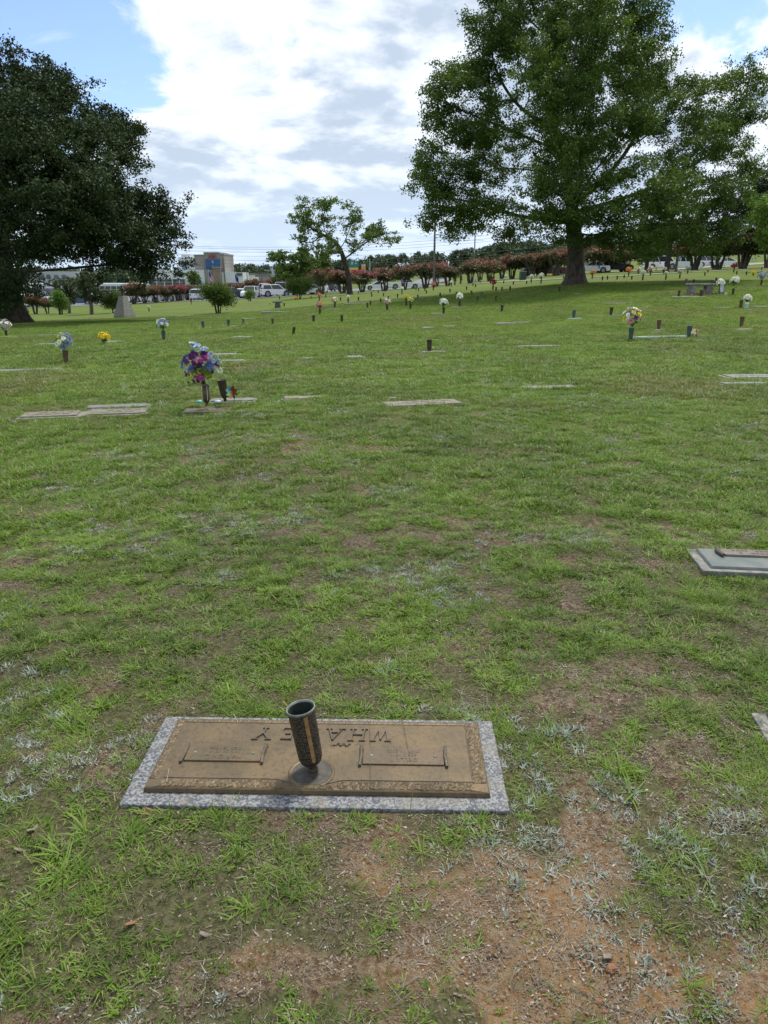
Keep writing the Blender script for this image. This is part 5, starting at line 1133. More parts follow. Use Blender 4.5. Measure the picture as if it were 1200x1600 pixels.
    # purple petals
    for i, (px, py) in enumerate([(436, 630), (441, 628), (446, 629), (434, 632)]):
        q = at(px, py); vf = link('violet_flower', bouquet_part([((0, 0, .02), (0, -.5, 1), .035)], 'lavender', i, 'violet_flower'), None, None, (q.x, q.y, q.z+.01)); tag(vf, ['violet flower farthest from the small tan marker', 'violet flower at the pale corner of the small tan marker', 'violet flower touching the small tan marker', 'violet flower nearest the camera beside the small tan marker'][i], 'flower', 'tiny violet flowers by the small tan marker')
    # --- old stone bench with dead leaves under it
    M_old = simple('lichen stained stone', (.27, .26, .235), (.12, .115, .105), 9, .9, 0, .5, 40, .01)
    q = at(1093, 459); t = thing('stone_bench', 'old stained stone bench with thick worn top on two short legs', 'bench', q, R(4))
    mb = MB(); r = random.Random(2); mb.box(-.62, .60, -.22, .24, .36, .45, tx=.01, ty=.01); mb.build('seat', M_old, t, bevel=.02)
    for x in (-.40, .38):
        mb = MB(); mb.box(x-.12, x+.12, -.17, .19, -.05, .36, tx=-.03, ty=-.01); mb.build('leg', M_old, t, bevel=.02)
    q = at(1100, 461); C = np.random.default_rng(4).normal(0, 1, (700, 3))*np.array([.42, .14, .05])+np.array([0, 0, .06]); C[:, 2] = np.abs(C[:, 2]); o = link('dead_leaves', leaf_cloud('dead_leaves', C, leafmat('withered leaves', (.10, .07, .05), (.22, .17, .13), .1), .06, 6)); o.location = q; tag(o, 'withered brown leaves heaped under the old stone bench', kind='stuff')
    q = at(1113, 452); t = round_ball(q, M_old)
    # little grey bench
    q = at(434, 481); t = thing('stone_bench', 'little grey stone bench near the two lobed bush', 'bench', q, R(5)); mb = MB(); mb.box(-.34, .34, -.17, .17, .34, .44, tx=.01, ty=.01); mb.build('seat', M_v['grey'], t, bevel=.015); mb = MB(); mb.box(-.22, .22, -.12, .12, -.03, .34, tx=.06); mb.build('leg', M_v['grey'], t, bevel=.01)
    # stone pyramid monument with dark bust on top
    q = at_d(188, 47.5); h = onplane(188, 462, 47.5).z-q.z; M_stone = simple('pale coursed stone', (.36, .34, .31), (.24, .225, .20), 12, .85, 0, .4, 60, .01)
    t = thing('stone_monument', 'truncated pyramid of pale coursed stone carrying a dark statue', 'monument', q, R(-28))
    mb = MB(); n = 9
    for i in range(n):
        f0 = .50*(1-.66*i/n); mb.box(-f0, f0, -f0, f0, h*i/n+(.0 if i else -.1), h*(i+1)/n-.012, tx=.035, ty=.035)
        if i < n-1: mb.box(-f0+.05, f0-.05, -f0+.05, f0-.05, h*(i+1)/n-.012, h*(i+1)/n)
    mb.build('plinth', M_stone, t)
    st = thing('statue', 'dark bronze standing figure on top of the stone pyramid', 'statue', (q.x, q.y, q.z+h), R(-10)); mb = MB()
    mb.lathe([(.0001, -.01), (.13, 0), (.13, .05), (.085, .07), (.10, .18), (.075, .30), (.085, .36), (.13, .42), (.12, .47), (.045, .50), (.042, .53), (.06, .56), (.062, .60), (.045, .64), (.0001, .66)], 16); mb.tube([(.12, 0, .44), (.16, -.03, .33), (.10, -.10, .27)], [.035, .03, .022], 8); mb.tube([(-.12, 0, .44), (-.17, -.02, .34), (-.10, -.10, .30)], [.035, .03, .022], 8); mb.build('figure', M_v['dark'], st, True)
    # green litter bin
    q = at_d(817, 72); t = thing('litter_bin', 'dark green square litter bin beside the drive', 'bin', q, R(10)); mb = MB(); mb.box(-.26, .26, -.26, .26, 0, .78, tx=-.02, ty=-.02); mb.build('body', simple('bin green', (.02, .06, .035), (.015, .045, .03)), t, bevel=.02); mb = MB(); mb.box(-.30, .30, -.30, .30, .781, .86, tx=.06, ty=.06); mb.build('lid', simple('bin lid', (.03, .08, .05), (.02, .06, .04)), t, bevel=.01)
def round_ball(q, m):
    t = thing('stone_urn', 'small dark stone urn tipped against the end of the old bench', 'urn', (q.x, q.y, q.z+.30), 0); mb = MB(); mb.lathe([(.0001, -.32), (.09, -.32), (.10, -.28), (.04, -.22), (.05, -.10), (.13, .02), (.15, .10), (.13, .12), (.0001, .06)], 14); mb.build('bowl', M_inkdark, t, True); t.rotation_euler = (0, R(18), 0); return t

# ------------------------------------------------------------------ roads, vehicles, poles, buildings
def road(name, pts, width, mat, lift=.05, kerb=False):
    """a strip draped on the ground through (x, y) points"""
    P = []
    for i in range(len(pts)-1):
        a, b = Vector(pts[i]), Vector(pts[i+1]); n = max(1, int((b-a).length/1.5))
        for k in range(n): P.append(a.lerp(b, k/n))
    P.append(Vector(pts[-1]))
    for _ in range(12): P = [P[0]]+[(P[i-1]+P[i]*2+P[i+1])/4 for i in range(1, len(P)-1)]+[P[-1]]
    vs = []; fs = []; m = 8
    for i, p in enumerate(P):
        t = (P[min(i+1, len(P)-1)]-P[max(i-1, 0)]).normalized(); s = Vector((t.y, -t.x))
        for k in range(m+1):
            q = p+s*width*(k/m-.5); vs.append((q.x, q.y, H(q.x, q.y)+lift))
    for i in range(len(P)-1):
        for k in range(m): a = i*(m+1)+k; fs.append((a, a+m+1, a+m+2, a+1))
    mb = MB(); mb.add(vs, fs); o = mb.build(name, mat, None, True); tag(o, kind='structure')
    if kerb:
        for sgn in (-1, 1):
            kb = []; kf = []
            for i, p in enumerate(P):
                t = (P[min(i+1, len(P)-1)]-P[max(i-1, 0)]).normalized(); s = Vector((t.y, -t.x))
                for dx, dz in ((0, -.05), (0, .12), (.18, .12), (.18, -.05)):
                    q = p+s*sgn*(width/2+dx); kb.append((q.x, q.y, H(q.x, q.y)+lift+dz))
            for i in range(len(P)-1):
                for k in range(3): a = i*4+k; kf.append((a, a+4, a+5, a+1))
            mb = MB(); mb.add(kb, kf); k_ = mb.build('kerb', M_concrete); tag(k_, kind='structure')
    return o
M_asph = simple('worn asphalt', (.20, .205, .215), (.15, .155, .16), 3, .9)
M_drive = simple('pale concrete drive', (.28, .26, .215), (.22, .20, .165), 3, .9)
M_white = simple('white car paint', (.74, .75, .77), (.70, .71, .73), rough=.25); M_glass = simple('car glass', (.02, .025, .03), (.03, .035, .04), rough=.08)
M_tyre = simple('tyre rubber', (.02, .02, .02), (.03, .03, .03), rough=.85); M_rim = simple('wheel rim', (.35, .35, .36), (.2, .2, .21), rough=.35, metal=.6); M_trim = simple('dark trim', (.03, .03, .03), (.05, .05, .05)); M_lamp = simple('lamp glass', (.7, .7, .68), (.6, .6, .58), rough=.15); M_tail = simple('tail lamp', (.35, .02, .02), (.3, .02, .02), rough=.2)
_paint = {}
def paint(c):
    if c not in _paint:
        col_ = {'white': (.74, .75, .77), 'silver': (.42, .44, .46), 'black': (.02, .022, .026), 'maroon': (.09, .015, .03), 'blue': (.05, .09, .2), 'grey': (.16, .17, .18), 'red': (.4, .03, .03), 'dark': (.04, .045, .06)}[c]
        _paint[c] = simple(c+' car paint', col_, tuple(x*.93 for x in col_), rough=.25)
    return _paint[c]
_cars = {}
def car(kind, c):
    """forward = +x; a body with wheel arches, glasshouse, wheels, lamps"""
    L, W_, hb, prof, cab = {
        'sedan': (4.7, 1.80, .95, None, [(-1.55, .92), (-1.0, 1.38), (.15, 1.42), (1.05, .95)]),
        'suv': (4.7, 1.88, 1.08, None, [(-2.15, 1.05), (-1.95, 1.68), (.3, 1.72), (1.05, 1.08)]),
        'pickup': (5.7, 1.98, 1.12, None, [(-.55, 1.10), (-.40, 1.82), (.75, 1.86), (1.35, 1.14)]),
        'van': (5.2, 1.95, 1.15, None, [(-2.45, 1.12), (-2.40, 2.0), (1.0, 2.0), (1.75, 1.2)])}[kind]
    t = thing(kind+'_car' if kind in ('sedan', 'suv') else {'pickup': 'pickup_truck', 'van': 'passenger_van'}[kind], 'x', {'sedan': 'car', 'suv': 'car', 'pickup': 'pickup truck', 'van': 'van'}[kind]); h = L/2; wb = L*.30; wr = .36 if kind in ('sedan',) else .40
    pts = [(-h, .42), (-h+.05, hb-.05), (-h+.25, hb)]
    if kind == 'pickup': pts += [(-.65, hb), (-.6, hb)]
    pts += [(1.3, hb-.02), (h-.25, hb-.14), (h-.02, hb-.32), (h, .40)]
    def arch(cx): return [(cx+(wr+.07)*math.cos(a), max(.28, wr+(wr+.07)*math.sin(a))) for a in np.linspace(-.25, math.pi+.25, 9)]
    pts += [(h-.1, .28)]+arch(wb)+arch(-wb)+[(-h+.1, .28)]
    mb = MB(); mb.prism(pts[::-1], -W_/2, W_/2, axis='y'); mb.build('body', paint(c), t, bevel=.03)
    mb = MB(); a, b, c_, d = cab; yb, yt = W_/2-.04, W_/2-.22
    q = [(a, yb), (b, yt), (c_, yt), (d, yb)]; vs = [(p[0], -y, p[1]) for p, y in q]+[(p[0], y, p[1]) for p, y in q]; mb.add(vs, [(0, 1, 2, 3)[::-1], (4, 5, 6, 7), (0, 4, 5, 1)[::-1], (2, 6, 7, 3)[::-1]]); mb.build('windows', M_glass, t)
    mb = MB(); e = .05; mb.add([(b[0]-e, -yt-.02, b[1]-.03), (c_[0]+e, -yt-.02, c_[1]-.03), (c_[0]+e, yt+.02, c_[1]-.03), (b[0]-e, yt+.02, b[1]-.03), (b[0], -yt+.05, b[1]+.03), (c_[0], -yt+.05, c_[1]+.03), (c_[0], yt-.05, c_[1]+.03), (b[0], yt-.05, b[1]+.03)], [(0, 3, 2, 1), (4, 5, 6, 7), (0, 1, 5, 4), (1, 2, 6, 5), (2, 3, 7, 6), (3, 0, 4, 7)]); 
    for s in (-1, 1):
        for u in (0, .45, 1):
            lo = (a[0]+(d[0]-a[0])*u, s*(yb+.006), a[1]+(d[1]-a[1])*u); hi = (b[0]+(c_[0]-b[0])*u, s*(yt+.006), b[1]+(c_[1]-b[1])*u); mb.tube([lo, hi], .045, 4)
    mb.build('roof', paint(c), t)
    if kind == 'pickup':
        mb = MB(); mb.box(-h+.12, -.75, -W_/2+.1, W_/2-.1, hb+.001, hb+.004); mb.build('load_bed', M_trim, t)
    for s in (-1, 1):
        for x in (-wb, wb):
            wh = thing_part('wheel', t, (x, s*(W_/2-.12), wr)); 
            mb = MB(); n = 18; prof = [(wr-.12, -.11), (wr-.02, -.11), (wr, -.08), (wr, .08), (wr-.02, .11), (wr-.12, .11)]; vs = []; fs = []
            for r_, y in prof:
                for k in range(n): a_ = 6.283*k/n; vs.append((r_*math.cos(a_), y, r_*math.sin(a_)))
            for i in range(5):
                for k in range(n): fs.append((i*n+k, i*n+(k+1) % n, (i+1)*n+(k+1) % n, (i+1)*n+k))
            mb.add(vs, fs); mb.build('tyre', M_tyre, wh); mb = MB(); mb.tube([(0, -.09, 0), (0, .09, 0)], wr-.12, 14); mb.build('rim', M_rim, wh)
        mb = MB(); mb.box(h-.22, h-.01, s*(W_/2-.25)-.17, s*(W_/2-.25)+.17, hb-.42, hb-.28); mb.build('headlight', M_lamp, t)
        mb = MB(); mb.box(-h-.012, -h+.1, s*(W_/2-.18)-.12, s*(W_/2-.18)+.12, hb-.32, hb-.12); mb.build('tail_light', M_tail, t)
    mb = MB(); mb.box(h-.06, h+.04, -W_/2+.15, W_/2-.15, .36, .56); mb.build('bumper', M_trim if kind == 'pickup' else paint(c), t, bevel=.02)
    return t
def thing_part(name, parent, loc):
    o = bpy.data.objects.new(name, None); col.objects.link(o); o.parent = parent; o.location = loc; return o
def put_car(kind, c, u, d, hd, label, group='cars parked before the dealership', s=1.0):
    b = at_d(u, d); key = (kind, c)
    if key not in _cars: _cars[key] = car(kind, c); o = _cars[key]; o['label'] = label
    else: o = copy_tree(_cars[key], label=label)
    o.location = (b.x, b.y, b.z+.05); o.rotation_euler = (0, 0, R(hd)); o.scale = (s, s, s); o['group'] = group

def roads_and_cars():
    g = lambda u, d: (at_d(u, d).x, at_d(u, d).y)
    road('road', [g(-500, 175), g(100, 165), g(350, 160), g(500, 148), g(600, 140), g(640, 146)], 24, M_asph)
    road('curving_drive', [g(600, 146), g(668, 152), g(672, 168), g(676, 190), g(720, 215), g(770, 235)], 8, M_asph, .09, True)
    road('cemetery_drive', [g(640, 94), g(705, 88), g(760, 80), g(840, 66), g(900, 60), g(970, 62), g(1060, 72), g(1250, 78)], 1.9, M_drive, .04)
    road('far_road', [g(760, 112), g(880, 108), g(930, 108), g(1000, 112), g(1080, 124), g(1160, 138), g(1300, 150)], 7, M_drive, .06)
    road('parking_lot', [g(-500, 129), g(60, 127), g(320, 124), g(420, 117), g(500, 112)], 18, M_asph, .05)
    W = 'white'
    put_car('pickup', W, 632, 128, 8, 'white pickup truck on the road between two crape myrtles, front behind the trunk', 'cars on the road'); put_car('sedan', W, 590, 130, 186, 'white sedan nose to tail with the white pickup', 'cars on the road')
    put_car('suv', 'dark', 520, 138, 75, 'dark grey car coming down the road beside the forked tree', 'cars on the road')
    put_car('pickup', 'maroon', 848, 100, 184, 'maroon pickup truck behind the oak trunk, by the crape myrtles', 'cars beyond the oak'); put_car('sedan', W, 922, 100, 183, 'white car half hidden by the oak roots', 'cars beyond the oak'); put_car('suv', 'black', 960, 106, 10, 'black car under the low dark tree', 'cars beyond the oak')
    put_car('van', W, 1030, 116, 2, 'white van under the dark shade tree, back part of the white pair', 'cars beyond the oak'); put_car('pickup', W, 1062, 112, 2, 'white pickup truck under the dark shade tree with dark grille', 'cars beyond the oak')
    put_car('suv', W, 1104, 124, 2, 'white car between the crape myrtles past the oak, first of two', 'cars beyond the oak'); put_car('sedan', W, 1133, 122, 2, 'white low car between the crape myrtles past the oak, second of two', 'cars beyond the oak')
    row = [(35, 'van', W), (52, 'suv', 'silver'), (70, 'sedan', W), (88, 'suv', W), (120, 'sedan', 'blue'), (140, 'suv', W), (160, 'sedan', W), (200, 'suv', W), (213, 'sedan', 'silver'), (226, 'suv', W), (239, 'sedan', 'dark'), (252, 'sedan', W), (265, 'suv', W), (279, 'suv', 'grey'), (292, 'sedan', W), (306, 'suv', W), (362, 'suv', 'dark'), (376, 'sedan', W), (390, 'suv', W), (402, 'sedan', 'grey'), (414, 'van', W), (430, 'suv', W), (445, 'van', W), (500, 'suv', W), (482, 'sedan', W)]
    for i, (u, k, c) in enumerate(row):
        put_car(k, c, u, (122 if u < 330 else 112)+4*(i % 3), [95, 20, 80, 265, 185][i % 5], f'{c} {"van" if k == "van" else "car"} in the front lot line, {ordinal(i+1)} from the evergreen oak trunk')
    for i, (u, d, c) in enumerate([(210, 172, W), (235, 173, 'silver'), (262, 172, W), (295, 172, W), (372, 175, W), (396, 176, 'silver'), (421, 174, W), (440, 174, W)]): put_car('suv', c, u, d, 90, f'{c} car of the rear lot line, {ordinal(i+1)} from the evergreen oak')

def cyl_part(name, pts, rad, mat, parent, n=10):
    mb = MB(); mb.tube(pts, rad, n); return mb.build(name, mat, parent)
M_pole = simple('weathered pole wood', (.16, .14, .12), (.10, .09, .08), 3, .9); M_steel = simple('pale steel pole', (.42, .43, .44), (.34, .35, .36), 5, .5, .2)
def poles():
    def pole(u, d, vt, rad, mat, label, lean=0.0, arms=(), name='utility_pole'):
        b = at_d(u, d); h = onplane(u, vt, d).z-b.z; t = thing(name, label, 'pole', b); cyl_part('post', [(0, 0, -.3), (lean*.5, 0, h*.5), (lean, 0, h)], [rad, rad*.85, rad*.65], mat, t)
        for (f, w_) in arms:
            mb = MB(); mb.box(lean*f-w_, lean*f+w_, -.07, .07, h*f-.07, h*f+.07); mb.build('crossarm', mat, t)
        return b, h
    pole(678, 100, 340, .17, M_pole, 'tall slender pole rising beside the crape myrtles into the oak leaves'); pole(434, 150, 418, .35, M_steel, 'pale leaning pole above the pink crape myrtles', -1.2, ((.9, 1.6),)); pole(441, 150, 427, .16, M_pole, 'thin short pole beside the pale leaning one', 0, ((.97, 1.8),))
    pole(352, 148, 404, .16, M_pole, 'thin tall pole in front of the showroom corner', -.3); pole(409, 210, 425, .14, M_pole, 'far pole with crossarm before the low grey shop', 0, ((.97, 2.2),)); pole(386, 210, 423, .14, M_pole, 'far pole beside the coloured billboard')
    pole(740, 340, 364, .40, M_steel, 'distant pylon with two crossarms above the far wood', 0, ((.93, 3.2), (.80, 4.2)), 'pylon'); pole(578, 200, 404, .16, M_steel, 'thin pale pole before the wood beyond the forked tree'); pole(1055, 84, 398, .17, M_pole, 'short bare trunk like post before the white pickup', 0, (), 'wooden_post')
    pole(452, 190, 415, .15, M_pole, 'far dark pole beside the small dark tree')
    # flags
    def flag(u, d, vt, fl, label, mats, polelabel):
        b = at_d(u, d); h = onplane(u, vt, d).z-b.z; t = thing('flagpole', polelabel, 'flagpole', b); cyl_part('post', [(0, 0, -.2), (0, 0, h)], .06, M_steel, t, 8); mb = MB(); mb.lathe([(.0001, .1), (.1, 0), (.0001, -.1)], 8); k = mb.build('finial', M_steel, t); k.location = (0, 0, h+.05)
        fo = thing('flag', label, 'flag', (b.x, b.y, b.z), 0); mb = MB(); ncol, nrow = 8, 13; fw, fh = fl; vs = []; fs = []; ms = []
        for i in range(ncol+1):
            for j in range(nrow+1):
                x = .07+fw*i/ncol*.45; vs.append((x, .18*math.sin(i*1.4+j*.1), h-.2-fh*j/nrow-fw*.55*(i/ncol)))
        for i in range(ncol):
            for j in range(nrow): a = i*(nrow+1)+j; mb2 = (a, a+1, a+nrow+2, a+nrow+1); fs.append(mb2); ms.append(2 if (j < 7 and i < 4) else j % 2)
        mb.v = vs; mb.f = fs; mb.m = ms if len(mats) > 2 else [0]*len(fs); mb.build('cloth', mats, fo).modifiers.new('t', 'SOLIDIFY').thickness = .01
    red = simple('flag red', (.5, .04, .05), (.42, .03, .04)); wh = simple('flag white', (.75, .75, .75), (.7, .7, .7)); bl = simple('flag blue', (.03, .05, .25), (.02, .04, .2))
    flag(326, 150, 423, (1.9, 1.5), 'stars and stripes flag hanging before the showroom', [red, wh, bl], 'flagpole before the tan showroom tower'); flag(367, 165, 427, (1.6, 1.2), 'dark blue flag hanging past the showroom tower', [bl], 'flagpole past the showroom tower'); flag(308, 150, 430, (1.6, 1.2), 'dark blue flag over the white showroom wall', [bl], 'flagpole before the white showroom wall')
    # power lines
    wm = simple('wire', (.08, .085, .09), (.08, .085, .09)); 
    def wire(u0, v0, u1, v1, d, label, sag=3): 
        a = onplane(u0, v0, d); b = onplane(u1, v1, d+20); pts = [a.lerp(b, k/30)-Vector((0, 0, sag*4*(k/30)*(1-k/30))) for k in range(31)]; mb = MB(); mb.tube(pts, .024, 4); tag(mb.build('power_line', wm), label, 'power line', 'power lines across the sky')
    for i, (v0, v1) in enumerate([(385, 352), (390, 357), (383, 347), (402, 378), (408, 384), (412, 388), (396, 372)]): wire(250, v0, 1000, v1-14, 160+4*i, f'power line over the forked tree, {ordinal(i+1)} of seven wires'.replace('of seven wires', ['lowest of the upper trio', 'middle', 'top of the upper trio', 'top of the lower group', 'second of the lower group', 'lowest of all', 'between the groups'][i]) if False else ['upper group power line passing just above the showroom tower', 'lowest of the upper group of power lines', 'topmost power line in the sky', 'upper wire of the lower group of power lines', 'middle wire of the lower group of power lines', 'lowest power line, just over the far wood', 'lone power line between the two groups'][i])

def buildings():
    D = 232.0
    def P(u, v, d=D): return onplane(u, v, d)
    M_tanb = simple('tan block wall', (.29, .27, .25), (.25, .23, .215), .8, .9); M_tan2 = simple('darker tan pier', (.24, .19, .155), (.20, .155, .13), .8, .9); M_wall = simple('white panel wall', (.66, .68, .70), (.60, .62, .64), .5, .6); M_cap = simple('grey parapet', (.30, .31, .31), (.25, .26, .26)); M_gl = simple('dark window glass', (.05, .065, .07), (.08, .10, .105), .5, .1)
    M_mull = simple('window bars', (.5, .52, .53), (.45, .46, .47)); M_bluep = simple('blue panel', (.015, .09, .24), (.012, .075, .2), .3, .4); M_redl = simple('red sign letters', (.42, .02, .05), (.35, .02, .04)); M_greyw = simple('grey service wall', (.13, .14, .165), (.11, .12, .14), .4, .6); M_wl = simple('white letters', (.75, .75, .75), (.7, .7, .7))
    o0 = P(300, 470); base_z = -5.5
    def bx(mb, u0, u1, vt, vb, dep, front=0.0, m=0):
        a = P(u0, vt, D+front); b = P(u1, vb if vb is not None else vt, D+front); zb = base_z if vb is None else b.z; mb.box(a.x, b.x, D+front, D+front+dep, zb, a.z, m)
    t = thing('dealership_building', 'car dealership with tan tower, blue panel and long white glazed showroom', 'building', (0, 0, 0)); 
    mb = MB(); bx(mb, 303, 318, 398.5, None, 14, .03); bx(mb, 318, 341.5, 395, None, 14); bx(mb, 341.5, 350, 397, None, 14, .03); tw = mb.build('tower', M_tanb, t)
    mb = MB(); bx(mb, 302.6, 318, 397.6, 399.2, 14.4, -.15); bx(mb, 317.6, 342, 393.8, 395.6, 14.4, -.2); bx(mb, 341.8, 350.4, 396, 397.8, 14.4, -.15); mb.build('parapet', M_cap, tw)
    mb = MB(); bx(mb, 320.5, 343.5, 404.5, 420.5, .3, -.35); bp = mb.build('blue_panel', M_bluep, t)
    mb = MB(); bx(mb, 330.5, 333.3, 407, 409.2, .12, -.5); bx(mb, 331.6, 334.0, 409.2, 411.6, .12, -.5); bx(mb, 331.5, 334, 414.6, 415.6, .12, -.5); mb.build('emblem', simple('pale emblem', (.3, .4, .5), (.25, .35, .45)), bp)
    a = P(332, 400.2, D-.4)
    for (body, v, w_) in (('LANDERS', 398.9, 11.5), ('McLARTY', 402.2, 13.0)):
        tm = text_mesh(body, 1.0, .06, name='sign_lettering'); xs = [x.co.x for x in tm.vertices]; tw_ = max(xs)-min(xs); k = (w_*D/1169)/tw_; c = P(331.5, v, D-.4); lo = link('sign_lettering', tm, M_redl, t); lo.location = c; lo.rotation_euler = (R(90), 0, 0); lo.scale = (k, .62/.72, 1)
    mb = MB(); bx(mb, 331.5, 343.5, 418.4, None, 2.0, -3.0); pr = mb.build('entrance_pier', M_tan2, t); mb = MB(); bx(mb, 331, 344, 416.8, 418.4, 2.4, -3.2); mb.build('pier_cap', M_cap, pr)
    mb = MB(); bx(mb, 319.5, 331.5, 421.4, None, 1.5, -1.4); mb.build('porch_wall', M_tanb, t)
    mb = MB(); bx(mb, 283, 296.5, 397.5, None, 10, 4); bx(mb, 296.5, 303.5, 403, None, 10, 3); bx(mb, 278, 283, 402, None, 8, 5); sw = mb.build('white_tower', M_wall, t)
    mb = MB(); bx(mb, 285.5, 291.5, 409.5, 422.5, .2, 2.8); wn = mb.build('window', M_bluep, t); mb = MB(); bx(mb, 288.3, 288.9, 409.5, 422.5, .1, 2.65); bx(mb, 285.5, 291.5, 415.8, 416.3, .1, 2.66); mb.build('window_bars', M_mull, wn)
    mb = MB(); bx(mb, 232, 319, 421.8, None, 10, -1.0); bx(mb, 345, 379, 425.5, None, 10, -1.0); fw = mb.build('showroom_wall', M_wall, t)
    mb = MB(); bx(mb, 232, 290.5, 436, 460.5, .2, -1.25); wn = mb.build('showroom_window', M_gl, t); mb = MB()  # lower part of the glazing is added, a dark band imitating shaded gaps
    for u in (232, 245, 257, 269.5, 280.5, 289.8): bx(mb, u, u+.9, 435.6, 461, .2, -1.4)
    for v in (436, 440.8, 445.6, 450.6, 455.6): bx(mb, 231.5, 290.7, v-.35, v+.2, .15, -1.36)
    mb.build('window_bars', M_mull, wn)
    mb = MB(); bx(mb, 368.5, 379, 426, 431, .2, -1.3); mb.build('upper_window', M_cap, t); mb = MB(); bx(mb, 370, 378, 427.3, 430.4, .1, -1.42); mb.build('window_pane', M_gl, t)
    mb = MB(); bx(mb, 358, 380, 442, 450, .3, -1.4); mb.build('garage_opening', M_gl, t)
    # low white and grey shop with a billboard
    t = thing('shop_building', 'low white and grey shop past the dealership, behind the billboard', 'building', (0, 0, 0)); mb = MB(); bx(mb, 380.5, 397, 430, None, 10, 20); mb.build('white_wall', M_wall, t); mb = MB(); bx(mb, 397, 422.5, 428.5, None, 12, 22); w_ = mb.build('grey_wall', simple('grey shop wall', (.30, .31, .31), (.25, .26, .26)), t); mb = MB(); bx(mb, 380, 423, 427.6, 428.9, 13, 21.5); mb.build('roof', M_cap, w_)
    t = thing('billboard', 'white billboard with red, orange and green picture on two posts', 'billboard', tuple(P(398, 450, 190)*1.0)); q = P(398, 437, 190); b = at_d(398, 190)
    t.location = b; k = 190/1169
    mb = MB(); mb.box(-5*k, 5.5*k, 0, .2, q.z-b.z-3.6*k, q.z-b.z+4*k); bd_ = mb.build('board', M_wl, t)
    for i, (x0, x1, z0, z1, m_) in enumerate([(-4, -1.5, -2, 1.5, simple('board red', (.55, .08, .06))), (-1.2, 1.2, -1, 2.4, simple('board orange', (.65, .25, .08))), (1.5, 3.8, -2.2, .8, simple('board green', (.12, .28, .10)))]):
        mb = MB(); mb.prism([((x0+(x1-x0)*(.5+.5*math.cos(a)))*k, q.z-b.z+(z0+(z1-z0)*(.5+.5*math.sin(a)))*k) for a in np.linspace(0, 6.28, 12)[:-1]], -.02-.01*i, -.002, axis='y'); mb.build('picture_patch', m_, bd_)
    for x in (-3.5, 3.5): cyl_part('post', [(x*k, .12, -.3), (x*k, .12, q.z-b.z-3.6*k)], .15, M_pole, t)
    # service building beyond the evergreen oak
    t = thing('service_building', 'grey building with white SERVICE lettering seen under the evergreen oak', 'building', (0, 0, 0))
    mb = MB(); bx(mb, 20, 78, 450.5, None, 14, -20); gw = mb.build('grey_wall', M_greyw, t); mb = MB(); bx(mb, 34, 232, 443, None, 14, -4); mb.build('white_wall', M_wall, t)
    mb = MB(); bx(mb, 40, 120, 424, None, 16, 8); mb.build('upper_storey', M_cap, t); mb = MB()
    for u in (60, 72, 84, 96): bx(mb, u, u+7, 430, 436, .2, 7.7)
    mb.build('window', M_gl, t)
    mb = MB(); bx(mb, 110, 226, 447, 459, .2, -4.3); wn = mb.build('showroom_window', M_gl, t); mb = MB()
    for u in range(110, 227, 9): bx(mb, u, u+.6, 446.7, 459.2, .15, -4.45)
    bx(mb, 109.5, 226.3, 452, 452.6, .12, -4.42); mb.build('window_bars', M_mull, wn)
    tm = text_mesh('SERVICE', 1.0, .06, name='sign_lettering'); xs = [x.co.x for x in tm.vertices]; k = (21*(D-20)/1169)/(max(xs)-min(xs)); c = P(62, 457.6, D-20.3); lo = link('sign_lettering', tm, M_wl, t); lo.location = c; lo.rotation_euler = (R(90), 0, 0); lo.scale = (k, .9, 1)
    # roadside signs behind the forked tree
    def sign(u, vt, vb, wpx, d, name, label, bands, vpost=None):
        b = at_d(u, d); k = d/1169; zt = P(u, vt, d).z-b.z; zb = P(u, vb, d).z-b.z; t = thing(name, label, 'sign', b); w2 = wpx*k/2
        for i, (f0, f1, m_) in enumerate(bands): mb = MB(); mb.box(-w2, w2, -.25-.003*i, .25, zb+(zt-zb)*f0+(.002 if i else 0), zb+(zt-zb)*f1); mb.build('panel', m_, t)
        for x in (-w2*.7, w2*.7): cyl_part('post', [(x, .0, -.3), (x, .0, zb)], .14, M_steel, t)
        return t, zb, zt, w2
    tl = simple('teal sign', (.02, .20, .19), (.02, .17, .16)); orr = simple('yellow orange sign', (.75, .38, .05), (.6, .35, .06))
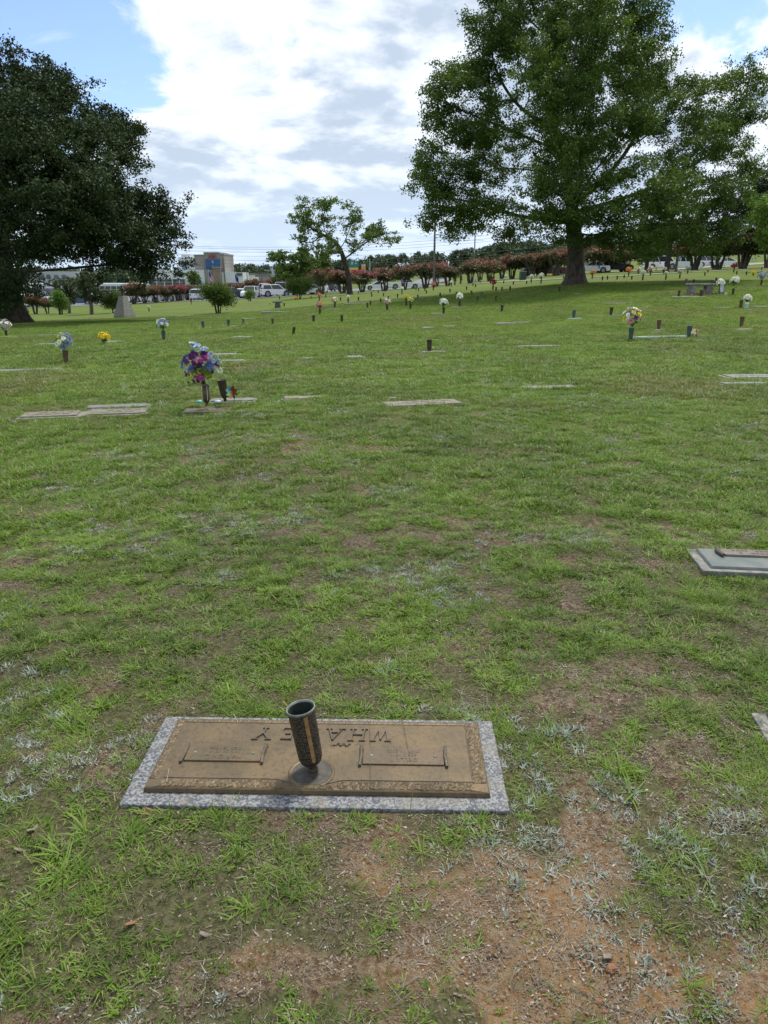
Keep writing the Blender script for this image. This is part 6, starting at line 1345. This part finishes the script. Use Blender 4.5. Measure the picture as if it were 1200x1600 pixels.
    t, zb, zt, w2 = sign(553, 408, 422, 14, 170, 'roadside_sign', 'teal roadside sign over a yellow orange band behind the forked tree', [(0, .28, orr), (.30, 1, tl)])
    mb = MB(); 
    for (x0, x1, z0, z1) in ((-.55, -.35, .62, .92), (-.55, -.1, .80, .86), (-.55, -.1, .66, .72), (.35, .6, .70, .80)): mb.box(x0*w2, x1*w2, -.30, -.26, zb+(zt-zb)*z0, zb+(zt-zb)*z1)
    mb.build('lettering', M_wl, t)
    sign(568, 413, 421, 6.5, 172, 'roadside_sign', 'orange and cream roadside sign on two white posts behind the forked tree', [(0, .15, orr), (.17, .7, simple('coral sign', (.6, .22, .1), (.65, .4, .25))), (.72, 1, simple('cream sign', (.6, .5, .38), (.5, .4, .3)))])
    sign(604, 418, 421.5, 3.2, 165, 'small_sign', 'small white square sign above the crape myrtles', [(0, 1, M_wl)]); sign(586, 420, 423.5, 2.6, 165, 'small_sign', 'small pale sign between forked tree and white square sign', [(0, 1, M_steel)])
    # low house beyond the road
    t = thing('shed', 'low pale building beyond the road behind the forked tree', 'building', (0, 0, 0)); mb = MB(); a = P(516, 431, 210); b = P(534, 431, 210); mb.box(a.x, b.x, 210, 218, -3, a.z-.9); w_ = mb.build('wall', M_wall, t); mb = MB(); mb.prism([(a.x-.4, a.z-.9), (b.x+.4, a.z-.9), ((a.x+b.x)/2+1, a.z+.3), ((a.x+b.x)/2-1, a.z+.3)], 209.6, 218.4, axis='y'); mb.build('roof', M_cap, w_)
    # dark blue covered stand on the slope near the picture edge
    b = at(1172, 409); t = thing('canopy_stand', 'low dark blue canopy over a few posts, near the road at the picture edge', 'canopy', b); mb = MB(); mb.box(-1.4, 1.3, -.5, .5, .62, .72, tx=.05, ty=.1); mb.build('canopy', simple('blue canopy', (.06, .09, .18), (.08, .12, .22)), t)
    for x in (-1.2, -.4, .4, 1.1): cyl_part('post', [(x, 0, -.1), (x, 0, .63)], .04, M_steel, t)

cemetery()
plant()
all_trees()
far_woods()
roads_and_cars()
poles()
buildings()
